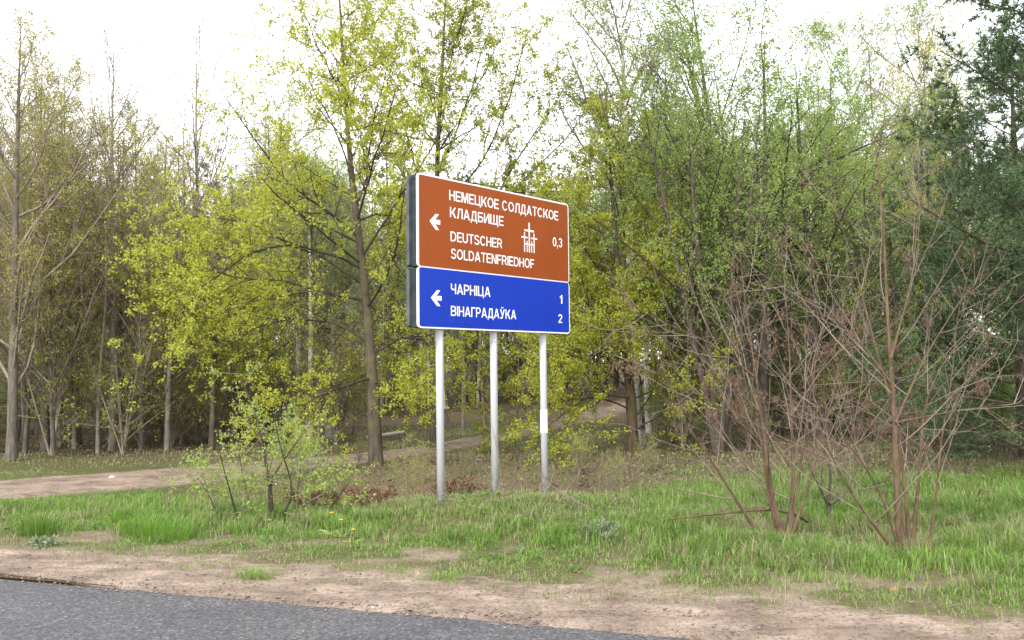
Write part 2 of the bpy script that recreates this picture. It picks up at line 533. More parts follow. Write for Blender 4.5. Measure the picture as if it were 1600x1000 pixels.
# dirt track winding into the wood
seg = np.linspace(0, len(TRACK)-1, 420)
ctr = np.stack([np.interp(seg, np.arange(len(TRACK)), TRACK[:, k]) for k in (0, 1)], -1)
for _ in range(30): ctr[1:-1] = (ctr[:-2]+2*ctr[1:-1]+ctr[2:])/4
wd = np.interp(seg, np.arange(len(TRACK)), TRACKW)
tg = nrm(np.gradient(ctr, axis=0)); nn_ = np.stack([-tg[:, 1], tg[:, 0]], -1)
o_ = np.linspace(-1.3, 1.3, 31)
XY = ctr[:, None] + nn_[:, None]*(o_[None, :]*wd[:, None])[..., None]
X, Y = XY[..., 0], XY[..., 1]
Z = ground(X, Y) + .03 - .085*sstep(.75, 1.3, np.abs(o_)[None]+.5*(fbm(X*1.6, Y*1.6, 61)-.5)) - .03*np.exp(-((np.abs(o_)-.45)/.16)**2)[None] + .02*(fbm(X*3, Y*3, 62)-.5)
obj('dirt_track', mesh_from('dirt_track', np.stack([X, Y, Z], -1).reshape(-1, 3), grid_faces(420, 31), None, True), M['sand'], kind='structure')

# puddle lying along the asphalt edge, left
m, t, b, out = newmat('puddle_water')
b.inputs['Base Color'].default_value = (.055, .038, .02, 1)
b.inputs['Roughness'].default_value = .22
M['puddle'] = m
ps = np.linspace(-9.5, -5.6, 160)
taper = sstep(-5.6, -6.6, ps)
lo = 6.10+.02*(fbm(ps*5, ps*0, 71)-.5)
hi = 6.13+taper*(.05+.10*np.clip(fbm(ps*3.2, ps*0, 72)-.3, 0, 1))
V = np.concatenate([np.stack([ps*RS[0]+q*RN[0], ps*RS[1]+q*RN[1], np.full_like(ps, .0125)], -1) for q in (lo, hi)])
i = np.arange(159)
obj('puddle', mesh_from('puddle', V, np.stack([i, i+1, i+161, i+160], -1)), M['puddle'], kind='structure')

# ------------------------------------------------------------------ the road sign
SIGN_O = np.array([-1.0037, 10.6457, 2.1028])
SIGN_YAW = rad(51.05)
sign = thing('road_sign', 'brown and blue direction sign with white lettering on three grey posts', 'road sign', (SIGN_O[0], SIGN_O[1], 0), rz=SIGN_YAW)
SZ = SIGN_O[2]
LEAN = -.0058
SW, SH = 2.7805, 1.68

def rrect(x0, x1, z0, z1, r, n=6):
    p = []
    for cx, cz, a0 in ((x1-r, z1-r, 0), (x0+r, z1-r, 90), (x0+r, z0+r, 180), (x1-r, z0+r, 270)):
        for k in range(n+1):
            a = rad(a0+90*k/n)
            p.append((cx+r*math.cos(a), cz+r*math.sin(a)))
    return p

def spart(name, acc, mat, parent, smooth=False):
    """a piece of the sign in its own coordinates: x along, y back, z up from the ground"""
    if isinstance(acc, Acc):
        me = acc.mesh(name, (0, 0, -SZ), smooth)
    else: me = acc
    return obj(name, me, mat, parent)

def panel(z0, z1, col, label):
    a = Acc(); a.slab(rrect(0, SW, z0, z1, .045), .0, .022)
    p = spart('sign_panel', a, M['white'], sign); p['label'] = label
    f = Acc(); f.slab(rrect(.018, SW-.018, z0+(.017 if z0 < .1 else .010), z1-(.004 if z0 < .1 else .017), .028), -.0025, .002)
    spart('panel_face', f, col, p)
    return p
brown_p = panel(.662, SH, M['brown'], 'brown upper panel of the sign')
blue_p = panel(0, .660, M['blue'], 'blue lower panel of the sign')

# galvanised box behind the panels: side plates, back panels, rails
for z0, z1 in ((.008, .652), (.668, SH-.008)):
    a = Acc(); a.box(.030, .034, .0235, .128, z0+.004, z1-.004)
    spart('side_plate', a, M['zinc_dark'], sign)
    a = Acc(); a.box(SW-.034, SW-.030, .0235, .128, z0+.004, z1-.004)
    spart('side_plate', a, M['zinc_dark'], sign)
    b = Acc(); b.slab(rrect(-.004, SW, z0, z1, .03), .152, .170)
    bp = spart('back_panel', b, M['zinc'], sign)
    c = Acc()
    c.box(-.004, -.001, .130, .150, z0+.02, z1-.02)
    c.box(-.001, .029, .130, .133, z0+.02, z1-.02)
    spart('flange', c, M['zinc'], bp)
a = Acc(); a.box(.0275, .0295, .050, .105, SH-.062, SH-.046)
spart('slot', a, M['slot'], bp)
for z in (.16, .5, .82, 1.2, 1.52):
    a = Acc(); a.box(.06, SW-.06, .0235, .034, z-.02, z+.02)
    spart('rail', a, M['zinc'], sign)

def ground_at(x, y): return float(ground(np.array([x]), np.array([y]))[0])
ce, se_ = math.cos(SIGN_YAW), math.sin(SIGN_YAW)
for k, (px, pz) in enumerate(((.418, .187), (1.347, .168), (2.311, .093))):
    r = .043
    a = Acc()
    wx, wy = SIGN_O[0]+ce*px-se_*.083, SIGN_O[1]+se_*px+ce*.083
    zg = ground_at(wx, wy)-.25
    z0, z1 = zg-SZ, SH-.03
    P = np.array([[px+LEAN*z0*.5, .083, z0], [px, .083, 0], [px, .083, z1]])
    a.tubes(P, np.full(3, r), 24, cap=True)
    post = spart('post', a, M['post'], sign, True)
    for z in (.5, 1.2):
        a = Acc(); a.box(px-.06, px+.06, .0345, .0385, z-.03, z+.03)
        spart('clamp', a, M['zinc'], post)
    if k == 1:
        a = Acc(); zz = -.115
        a.tubes([[px, .083, zz-.006], [px, .083, zz+.006]], [r+.003]*2, 24, cap=True)
        spart('joint_ring', a, M['post'], post, True)
    if k == 2:
        a = Acc()
        lx = lambda z: px+LEAN*z*.5
        zb, zt = -1.245, -.955
        a.tubes([[lx(zb), .083, zb], [lx(zt), .083, zt]], [r+.003]*2, 24)
        st = spart('sticker', a, M['sticker'], post, True); st['label'] = 'white band wrapped round the right post'

T_ = .15                                            # stroke of the letters, cap height 1
def glyph(ch):
    """strokes of a bold grotesque letter: quads as four (x, z); returns width, quads"""
    q = []
    t, h = T_, T_*.9
    def r(x0, x1, z0, z1): q.append([(x0, z0), (x1, z0), (x1, z1), (x0, z1)])
    def p(xb, xt, zb=0., zt=1., wd=None):
        wd = wd or t*1.08
        q.append([(xb, zb), (xb+wd, zb), (xt+wd, zt), (xt, zt)])
    def arc(cx, cz, rx, rz, a0, a1, tx=None, tz=None, n=14):
        tx, tz = tx or t, tz or h
        an = [rad(a0+(a1-a0)*k/n) for k in range(n+1)]
        o = [(cx+rx*math.cos(a), cz+rz*math.sin(a)) for a in an]
        i = [(cx+(rx-tx)*math.cos(a), cz+(rz-tz)*math.sin(a)) for a in an]
        for k in range(n): q.append([o[k], o[k+1], i[k+1], i[k]])
    c = ch
    if c in 'НH': w = .76; r(0, t, 0, 1); r(w-t, w, 0, 1); r(t, w-t, .43, .43+h)
    elif c in 'ЕE': w = .68; r(0, t, 0, 1); r(t, w, 0, h); r(t, w, 1-h, 1); r(t, w-.05, .43, .43+h)
    elif c == 'F': w = .64; r(0, t, 0, 1); r(t, w, 1-h, 1); r(t, w-.06, .42, .42+h)
    elif c == 'М': w = .93; r(0, t, 0, 1); r(w-t, w, 0, 1); p(w/2-t*.6, t*.55, 0, 1, t*1.15); p(w/2-t*.55, w-t*1.7, 0, 1, t*1.15)
    elif c == 'Ц': w = .84; r(0, t, 0, 1); r(.76-t, .76, 0, 1); r(t, .76-t, 0, h); r(.76, w, 0, h); r(w-t*.8, w, -.2, 0)
    elif c == 'Щ': w = 1.12; r(0, t, 0, 1); r(.52-t/2, .52+t/2, 0, 1); r(1.04-t, 1.04, 0, 1); r(t, 1.04-t, 0, h); r(1.04, w, 0, h); r(w-t*.8, w, -.2, 0)
    elif c in 'КK': w = .78; r(0, t, 0, 1); p(t*.9, w-t*1.3, .38, 1, t*1.3); p(w-t*1.35, t*1.5, 0, .66, t*1.35)
    elif c in 'ОO': w = .88; arc(w/2, .5, w/2, .515, 0, 360, n=26)
    elif c == '0': w = .62; arc(w/2, .5, w/2, .51, 0, 360, n=24)
    elif c in 'СC': w = .84; arc(w/2, .5, w/2, .515, 38, 322, n=22)
    elif c == 'Л': w = .78; r(w-t, w, 0, 1); r(.20, w-t, 1-h, 1); p(.10, .20, .12, 1-h, t); r(0, .25, 0, h)
    elif c == 'Д': w = .88; r(.70-t*.5, .70+t*.5, h, 1); r(.24, .70-t*.5, 1-h, 1); p(.13, .24, h, 1-h, t); r(0, w, 0, h); r(0, t*.8, -.2, 0); r(w-t*.8, w, -.2, 0)
    elif c in 'АA': w = .84; p(0, w/2-t*.62); p(w-t*1.08, w/2-t*.46); r(w*.22, w*.78, .22, .22+h)
    elif c in 'ТT': w = .72; r(0, w, 1-h, 1); r(w/2-t/2, w/2+t/2, 0, 1-h)
    elif c == 'Б': w = .74; r(0, t, 0, 1); r(t, w-.06, 1-h, 1); r(t, .44, 0, h); r(t, .44, .60-h, .60); arc(.44, .30, w-.44, .30, -90, 90)
    elif c == 'В': w = .76; r(0, t, 0, 1); r(t, .44, 1-h, 1); r(t, .44, .44, .44+h*.95); r(t, .44, 0, h); arc(.43, .74, w-.47, .26, -90, 90); arc(.44, .295, w-.44, .295, -90, 90)
    elif c in 'РP': w = .72; r(0, t, 0, 1); r(t, .42, 1-h, 1); r(t, .42, .38, .38+h); arc(.42, .69, w-.42, .31, -90, 90)
    elif c == 'R': w = .78; r(0, t, 0, 1); r(t, .44, 1-h, 1); r(t, .44, .40, .40+h); arc(.44, .70, .29, .30, -90, 90); p(w-t*1.1, .40, 0, .42, t*1.1)
    elif c == 'D': w = .80; r(0, t, 0, 1); r(t, .38, 1-h, 1); r(t, .38, 0, h); arc(.38, .5, w-.38, .5, -90, 90, n=18)
    elif c == 'U': w = .76; r(0, t, .36, 1); r(w-t, w, .36, 1); arc(w/2, .37, w/2, .385, 180, 360)
    elif c == 'S': w = .74; arc(w/2, .735, w/2-.02, .28, 15, 262, n=18); arc(w/2, .275, w/2, .285, 82, -165, n=18)
    elif c == 'N': w = .76; r(0, t, 0, 1); r(w-t, w, 0, 1); p(w-t*1.35, t*.3, 0, 1, t*1.05)
    elif c == 'И': w = .78; r(0, t, 0, 1); r(w-t, w, 0, 1); p(t*.3, w-t*1.35, 0, 1, t*1.05)
    elif c == 'L': w = .62; r(0, t, 0, 1); r(t, w, 0, h)
    elif c in 'ІI': w = t; r(0, t, 0, 1)
    elif c == 'Ч': w = .70; r(w-t, w, 0, 1); r(0, t, .55, 1); arc(t+.17, .56, t+.17, .20, 180, 270, n=8); r(t+.17, w-t, .36, .36+h)
    elif c == 'Г': w = .60; r(0, t, 0, 1); r(t, w, 1-h, 1)
    elif c in 'УЎ':
        w = .78; p(w*.26, w-t*1.08, .0, 1, t*1.08); p(w*.42, 0, .30, 1, t*1.1); r(.06, w*.30, 0, h)
        if c == 'Ў': arc(w/2, 1.28, .21, .20, 200, 340, .10, .09, 10)
    elif c == ',': w = .17; r(0, t, 0, t); p(.0, .09, -.2, 0, .08)
    elif c == '3': w = .60; arc(w/2, .735, w/2-.02, .275, 165, -90, n=16); arc(w/2, .285, w/2, .295, 90, -165, n=16)
    elif c == '1': w = .34; r(w-t, w, 0, 1); p(0, w-t, .70, .86, .12); r(.02, w-t, .66, .66+.13)
    elif c == '2': w = .60; arc(w/2, .69, w/2, .32, 170, -25, n=16); p(0, w-t*1.5, h, .58, t*1.25); r(0, w, 0, h)
    else: w = .26
    return w, q

def lettering(body, x0, x1, base, cap, parent):
    x, quads = 0, []
    for ch in body:
        w_, q = glyph(ch)
        quads += [[(x+a, b) for a, b in g] for g in q]
        x += w_+.115
    sx = (x1-x0)/(x-.115)
    a = Acc()
    for k, g in enumerate(quads):
        y = -.0036-.00006*(k % 24)
        a.add([(x0+p[0]*sx, y, base+p[1]*cap) for p in g], [(0, 1, 2, 3)])
    o = spart('lettering', a, M['white'], parent)
    o['label'] = ('white words ' if len(body) > 3 else 'white number ')+body
lettering('НЕМЕЦКОЕ СОЛДАТСКОЕ', .500, 2.552, 1.442, .116, brown_p)
lettering('КЛАДБИЩЕ', .510, 1.449, 1.251, .116, brown_p)
lettering('DEUTSCHER', .517, 1.421, .983, .111, brown_p)
lettering('SOLDATENFRIEDHOF', .521, 2.036, .788, .113, brown_p)
lettering('0,3', 2.427, 2.630, 1.103, .115, brown_p)
lettering('ЧАРНІЦА', .517, 1.195, .394, .115, blue_p)
lettering('ВІНАГРАДАЎКА', .514, 1.670, .148, .112, blue_p)
lettering('1', 2.560, 2.618, .382, .110, blue_p)
lettering('2', 2.528, 2.608, .134, .111, blue_p)

for cx, cz, p in ((.180, 1.172, brown_p), (.194, .334, blue_p)):
    pts = [(0, 0), (.096, .087), (.150, .087), (.088, .025), (.170, .025), (.170, -.025), (.088, -.025), (.150, -.087), (.096, -.087)]
    n = len(pts)
    V = [(cx+x, -.0038, cz+z+.0) for x, z in pts]
    a = Acc(); a.add(V, None, [(0, 2, 1), (0, 3, 2), (0, 6, 3), (3, 6, 5), (3, 5, 4), (0, 7, 6), (0, 8, 7)])
    spart('arrow', a, M['white'], p)
a = Acc()
def bar(x0, x1, z0, z1, y=-.0038):
    a.box(x0, x1, y, y+.0012, z0, z1)
bar(1.936, 1.958, .980, 1.346)                                   # five plain crosses, the tall one in the middle
bar(1.851, 1.935, 1.236, 1.258); bar(1.959, 2.043, 1.236, 1.258)
for cx, zt, zc, hw, t_ in ((1.852, 1.222, 1.159, .061, .016), (2.042, 1.222, 1.159, .063, .016)):
    bar(cx-t_/2, cx+t_/2, .980, zt)
    bar(cx-hw, cx-t_/2-.0005, zc-t_/2, zc+t_/2); bar(cx+t_/2+.0005, cx+hw, zc-t_/2, zc+t_/2)
for cx in (1.902, 1.995):
    bar(cx-.006, cx+.006, .980, 1.120)
for x0, x1 in ((1.861, 1.895), (1.909, 1.935), (1.959, 1.988), (2.002, 2.033)):
    bar(x0, x1, 1.074, 1.086)
spart('cross_emblem', a, M['white'], brown_p)

# ------------------------------------------------------------------ growing plants
RNG = np.random.default_rng(7)
UP = np.array([0, 0, 1.])

def shoots(start, dirs, L, r0, K, wob, up, rng, rend=.35):
    """n branches of K points; wob bends them, up pulls them towards or away from the sky"""
    n = len(start)
    P = np.empty((n, K, 3)); P[:, 0] = start
    D = nrm(dirs)
    for k in range(1, K):
        D = nrm(D + rng.normal(0, wob, (n, 3)) + UP*up)
        P[:, k] = P[:, k-1] + D*(L/(K-1))[:, None]
    R = r0[:, None]*np.linspace(1, rend, K)[None]
    return P, R

def kids(P, R, L, m, t0, t1, ang, asd, lens, rng, rr=.55, rmin=.0025, rmax=.05, slim=.0115):
    """m side shoots on each of the branches P: starts, directions, lengths, radii"""
    n, K, _ = P.shape
    t = t0+(t1-t0)*((np.arange(m)[None]+rng.random((n, m)))/m)
    x = t*(K-1); i = np.minimum(x.astype(int), K-2); f = (x-i)[..., None]
    a = np.arange(n)[:, None]
    p = P[a, i]*(1-f)+P[a, i+1]*f
    T = nrm(P[a, i+1]-P[a, i])
    rp = R[a, i]*(1-f[..., 0])+R[a, i+1]*f[..., 0]
    ref = np.where(np.abs(T[..., 2:]) > .9, [[[1., 0, 0]]], [[[0, 0, 1.]]])
    U = nrm(np.cross(T, ref)); W = np.cross(T, U)
    az = np.arange(m)[None]*2.4+rng.random((n, 1))*6.28+rng.normal(0, .5, (n, m))
    an = rad(1)*(ang+rng.normal(0, asd, (n, m)))
    D = np.cos(an)[..., None]*T + np.sin(an)[..., None]*(np.cos(az)[..., None]*U+np.sin(az)[..., None]*W)
    l = np.interp(t, [q[0] for q in lens], [q[1] for q in lens])*rng.uniform(.65, 1.25, (n, m))
    if L is not None: l = l*L[:, None]
    r = np.clip(np.minimum(rp*rr, l*slim+.0015), rmin, rmax)
    return p.reshape(-1, 3), D.reshape(-1, 3), l.ravel(), r.ravel()

def resample(pts, rads, K):
    pts = np.asarray(pts, float); rads = np.asarray(rads, float)
    s = np.r_[0, np.cumsum(np.linalg.norm(np.diff(pts, axis=0), axis=1))]
    q = np.linspace(0, s[-1], K)
    P = np.stack([np.interp(q, s, pts[:, k]) for k in range(3)], -1)
    for _ in range(2): P[1:-1] = (P[:-2]+2*P[1:-1]+P[2:])/4
    return P, np.interp(q, s, rads), s[-1]

def leaves_on(P, L, dens, rng, t0=.15, end=True):
    """random places along branches, dens per metre, with the branch's direction"""
    n, K, _ = P.shape
    c = rng.poisson(np.maximum(L*dens, .01)) + (1 if end else 0)
    b = np.repeat(np.arange(n), c)
    t = t0+(1-t0)*rng.random(len(b))
    if end:
        last = np.r_[np.nonzero(np.diff(b))[0], len(b)-1] if len(b) else []
        t[last] = 1
    x = t*(K-1); i = np.minimum(x.astype(int), K-2); f = (x-i)[:, None]
    return P[b, i]*(1-f)+P[b, i+1]*f, nrm(P[b, i+1]-P[b, i])

def leaf_quads(acc, p, d, per, spread, size, width, rng, fwd=.5, droop=0.0, up=0.0, fold=.25):
    """per leaves round each point, each a folded four-cornered blade"""
    n = len(p)*per
    if n == 0: return
    p = np.repeat(p, per, 0) + rng.normal(0, spread, (n, 3))
    d = nrm(np.repeat(d, per, 0)*fwd + rng.normal(0, .6, (n, 3)) + UP*(up-droop))
    s = nrm(np.cross(d, rng.normal(0, 1, (n, 3))))
    nn = np.cross(d, s)
    l = size*rng.uniform(.6, 1.3, (n, 1)); wv = l*width
    V = np.stack([p, p+d*l*.5+s*wv*.5+nn*wv*fold, p+d*l, p+d*l*.5-s*wv*.5+nn*wv*fold], 1).reshape(-1, 3)
    acc.add(V, np.arange(n*4).reshape(-1, 4))

def needle_brush(acc, P, L, dens, rng, size=.09, width=.010, per=8):
    p, d = leaves_on(P, L, dens, rng, .1)
    n = len(p)*per
    p = np.repeat(p, per, 0); d0 = np.repeat(d, per, 0)
    d = nrm(d0*.9 + rng.normal(0, .62, (n, 3)))
    s = nrm(np.cross(d, rng.normal(0, 1, (n, 3))))
    l = size*rng.uniform(.6, 1.2, (n, 1))
    V = np.stack([p+s*width*.5, p-s*width*.5, p+d*l], 1).reshape(-1, 3)
    acc.add(V, None, np.arange(n*3).reshape(-1, 3))

# level: dict(m, t0, t1, ang, asd, lens, K, wob, up, S, rr)
def grow(trunks, levels, rng, limbs=(), sides=10, rough=.06, trunkK=14, limbsides=7):
    """trunks, limbs: lists of (points, radii). Returns trunk Acc, branch Acc, branches by level"""
    ta, ba = Acc(), Acc()
    base = []
    for pts, rads in trunks:
        P, R, L = resample(pts, rads, trunkK)
        R = R*(1+rng.normal(0, rough, trunkK)*np.r_[0, np.ones(trunkK-1)])
        ta.tubes(P, R, sides)
        base.append((P[None], R[None], np.array([L])))
    out = []
    lim = []
    for pts, rads in limbs:
        P, R, L = resample(pts, rads, 10)
        P = P + np.r_[np.zeros((1, 3)), rng.normal(0, .025, (9, 3))]
        ba.tubes(P, R, limbsides)
        lim.append((P, R, L))
    prev = None
    for li, lv in enumerate(levels):
        src = base if li == 0 else [prev]
        st = [kids(P, R, (L if li else None), lv['m'], lv['t0'], lv['t1'], lv['ang'], lv['asd'], lv['lens'], rng, lv.get('rr', .55), slim=lv.get('slim', .0115), rmin=lv.get('rmin', .0025)) for P, R, L in src if len(P)]
        if li == 1 and lim:
            LP, LR, LL = np.stack([q[0] for q in lim]), np.stack([q[1] for q in lim]), np.array([q[2] for q in lim])
            ml = lv.get('mlimb', lv['m']*2)
            st.append(kids(LP, LR, LL, ml, .15, 1, lv['ang'], lv['asd'], lv['lens'], rng, lv.get('rr', .55)))
        s, d, l, r = [np.concatenate([q[k] for q in st]) for k in range(4)]
        keep = l > lv.get('lmin', .05)
        s, d, l, r = s[keep], d[keep], l[keep], r[keep]
        P, R = shoots(s, d, l, r, lv['K'], lv['wob'], lv['up'], rng)
        if lv.get('S', 4): ba.tubes(P, R, lv.get('S', 4))
        out.append((P, L_ := l))
        prev = (P, R, l)
    return ta, ba, out

def plant(name, label, cat, origin, ta, ba, la, mt, mb, ml, group=None, crown='crown', stem='trunk'):
    t = thing(name, label, cat, origin, group)
    if ta and ta.n: obj(stem, ta.mesh(stem, origin, True), mt, t)
    if ba and ba.n: obj('branches', ba.mesh('branches', origin, True), mb, t)
    if la and la.n: obj(crown, la.mesh(crown, origin), ml, t)
    return t

def pix(pts, Y, dY=0.0):
    """photo positions (u, v[, extra depth]) to places at about depth Y; dY drifts with the order"""
    n = len(pts)
    return np.array([at(p[0], p[1], Y + (p[2] if len(p) > 2 else dY*k/max(1, n-1))) for k, p in enumerate(pts)])

def radii(r0, r1, n, flare=1.0):
    r = np.linspace(r0, r1, n); r[0] *= flare
    return r

# ---- maples with yellow-green flowers
MAPLE = [dict(m=26, t0=.28, t1=.98, ang=62, asd=12, lens=[(.25, 2.4), (.6, 2.0), (1, .7)], K=7, wob=.10, up=.05, S=5, slim=.0085, rr=.42),
         dict(m=7, mlimb=16, t0=.2, t1=1, ang=48, asd=14, lens=[(0, .42), (1, .25)], K=5, wob=.12, up=.05, S=4),
         dict(m=6, t0=.15, t1=1, ang=46, asd=15, lens=[(0, .55), (1, .4)], K=4, wob=.14, up=.08, S=3, rr=.6)]
def maple(label, trunk, tr, limbs, Y, seed, thin=.35, dens=(2.6, 6.0), lv=MAPLE, leaf='maple_leaf', bark='bark_maple', per=9):
    rng = np.random.default_rng(seed)
    T = pix(trunk, Y); O = T[0].copy(); O[2] = ground_at(O[0], O[1]); T[0, 2] = O[2]-.1
    LM = [(pix(l[1], Y, l[2]), radii(l[0]*.56, .006, len(l[1]))) for l in limbs]
    ta, ba, br = grow([(T, tr)], lv, rng, LM, 12)
    la = Acc()
    for k, dn in zip((1, 2), dens):
        p, d = leaves_on(br[k][0], br[k][1], dn, rng, .3)
        kp = rng.random(len(p)) > thin*sstep(4.0, 7.5, p[:, 2])
        p, d = p[kp], d[kp]
        leaf_quads(la, p, d, per, .034, .046, .75, rng, fwd=.4, up=.15)
    return plant('maple_tree', label, 'tree', O, ta, ba, la, M[bark], M['twig_dark'], M[leaf])

maple('maple in yellow-green flower with bare brown trunk standing left of the sign',
      [(588, 729), (585, 640), (580, 560), (571, 450), (557, 340), (546, 260), (540, 150), (534, 60), (527, -60), (522, -150)],
      [.14, .100, .092, .08, .063, .05, .036, .024, .013, .007],
      [(.05, [(562, 372), (520, 335), (470, 305), (425, 255), (385, 200), (350, 150)], -1.5),
       (.05, [(574, 470), (520, 455), (440, 438), (330, 425), (250, 405)], -1.2),
       (.045, [(578, 540), (520, 498), (450, 492), (360, 520), (300, 560)], 1.0),
       (.045, [(583, 590), (540, 600), (480, 625), (430, 650), (400, 690)], -1.8),
       (.04, [(570, 445), (500, 400), (400, 350), (300, 330), (245, 345)], 1.5),
       (.04, [(566, 420), (480, 380), (390, 385), (300, 460), (270, 500)], -2.2),
       (.04, [(557, 345), (600, 330), (645, 345), (690, 340)], .8),
       (.04, [(553, 325), (575, 290), (572, 235), (590, 160), (610, 90)], -.8),
       (.03, [(546, 270), (520, 190), (475, 110), (440, 60)], .8),
       (.03, [(541, 200), (562, 110), (590, 30)], 1),
       (.03, [(540, 160), (505, 90), (470, 10)], -1),
       (.04, [(580, 555), (630, 520), (680, 540), (720, 570)], 1.2),
       (.03, [(582, 600), (620, 600), (660, 640)], -1)],
      17.7, 11)
maple('maple in yellow-green flower spreading its crown above and behind the sign',
      [(676, 702), (680, 600), (684, 480), (682, 380), (680, 290), (686, 190), (692, 90), (697, -10), (700, -110)],
      [.16, .115, .10, .085, .065, .048, .033, .02, .009],
      [(.07, [(684, 470), (740, 380), (785, 290), (805, 255), (845, 195), (880, 140)], -.5),
       (.06, [(684, 440), (760, 350), (830, 270), (880, 220), (925, 160)], .8),
       (.05, [(680, 300), (640, 260), (640, 205), (612, 140), (600, 60)], -.8),
       (.05, [(680, 280), (722, 190), (745, 100), (770, 30)], .8),
       (.045, [(682, 330), (760, 250), (790, 180), (818, 60), (822, 55)], -1.2),
       (.04, [(686, 200), (660, 110), (640, 20)], 1),
       (.035, [(684, 230), (630, 150), (570, 60), (560, 0)], -1.5),
       (.035, [(684, 240), (740, 150), (780, 60), (800, 10)], 1.6),
       (.03, [(690, 130), (720, 50), (735, -20)], -1),
       (.05, [(682, 560), (750, 545), (800, 560), (880, 555)], -1.5),
       (.045, [(682, 600), (730, 590), (780, 640), (830, 660)], -1.8),
       (.04, [(682, 520), (640, 520), (600, 560), (560, 590)], 1.5),
       (.05, [(683, 420), (740, 420), (840, 430), (900, 400)], 1.5)],
      21.6, 12, .15, lv=[dict(MAPLE[0], m=30, t0=.2), MAPLE[1], MAPLE[2]])
maple('mossy-trunked maple with yellow flower clusters right of the sign',
      [(990, 716), (988, 640), (978, 540), (968, 460), (962, 380), (956, 300), (952, 230), (948, 170)],
      [.16, .105, .085, .068, .05, .035, .022, .01],
      [(.045, [(986, 590), (940, 550), (890, 560), (840, 555)], -2.2),
       (.045, [(980, 560), (930, 490), (890, 450), (870, 400)], -1.5),
       (.04, [(974, 500), (1010, 450), (1040, 420)], -1.2),
       (.04, [(988, 620), (930, 620), (880, 640), (850, 680)], -2.2),
       (.035, [(968, 450), (1005, 410), (1050, 330)], .8),
       (.04, [(970, 470), (920, 400), (880, 330), (850, 280)], 1)],
      19.8, 13, .3, (3.6, 8.5), lv=[dict(MAPLE[0], m=34, t0=.06, lens=[(.05, 2.3), (.5, 1.7), (1, .5)]), MAPLE[1], MAPLE[2]], leaf='maple_leaf', bark='bark_moss')
maple('young yellow-green maple crown low behind the left shrub',
      [(330, 706), (334, 600), (336, 500), (338, 420), (340, 350)], [.08, .06, .045, .03, .012],
      [(.03, [(333, 600), (300, 540), (260, 480), (225, 430)], -1), (.03, [(336, 520), (390, 470), (440, 440)], -1)],
      21.5, 14, lv=[dict(MAPLE[0], m=20, t0=.22, lens=[(.2, 1.8), (.6, 1.5), (1, .5)]), MAPLE[1], MAPLE[2]])

# ---- light, airy trees: aspen, birch, budding oak, willow
def airy(h, r, rng, m1=24, t0=.3, ang=42, lens=((.3, .26), (.6, .2), (1, .05)), m2=8, m3=6, wob=.1, up=.06, up3=.02, lean=.02, l2=.45, l3=.5, multi=1, K3=4, S3=3, rmin=.003):
    trunks = []
    for k in range(multi):
        a = rng.random()*6.28
        spread = .0 if multi == 1 else rng.uniform(.10, .34)
        z = np.linspace(-.1, h*(1 if multi == 1 else rng.uniform(.7, 1)), 9)
        x = math.cos(a)*(spread*np.maximum(z, 0)**.95) + np.r_[0, np.cumsum(rng.normal(0, lean*h/9, 8))]
        y = math.sin(a)*(spread*np.maximum(z, 0)**.95) + np.r_[0, np.cumsum(rng.normal(0, lean*h/9, 8))]
        rr = r*np.array([1.35, 1.0, .9, .8, .68, .55, .42, .26, .06])
        trunks.append((np.stack([x, y, z], -1), rr))
    lv = [dict(m=m1, t0=t0, t1=.98, ang=ang, asd=10, lens=[(q[0], q[1]*h) for q in lens], K=6, wob=wob, up=up, S=4),
          dict(m=m2, t0=.15, t1=1, ang=42, asd=14, lens=[(0, l2), (1, l2*.5)], K=5, wob=wob*1.1, up=up, S=3),
          dict(m=m3, t0=.15, t1=1, ang=42, asd=15, lens=[(0, l3), (1, l3*.7)], K=K3, wob=wob*1.2, up=up3, S=S3, rr=.7)]
    for q in lv: q['rmin'] = rmin
    return grow(trunks, lv, rng, (), 8, .05, 12)

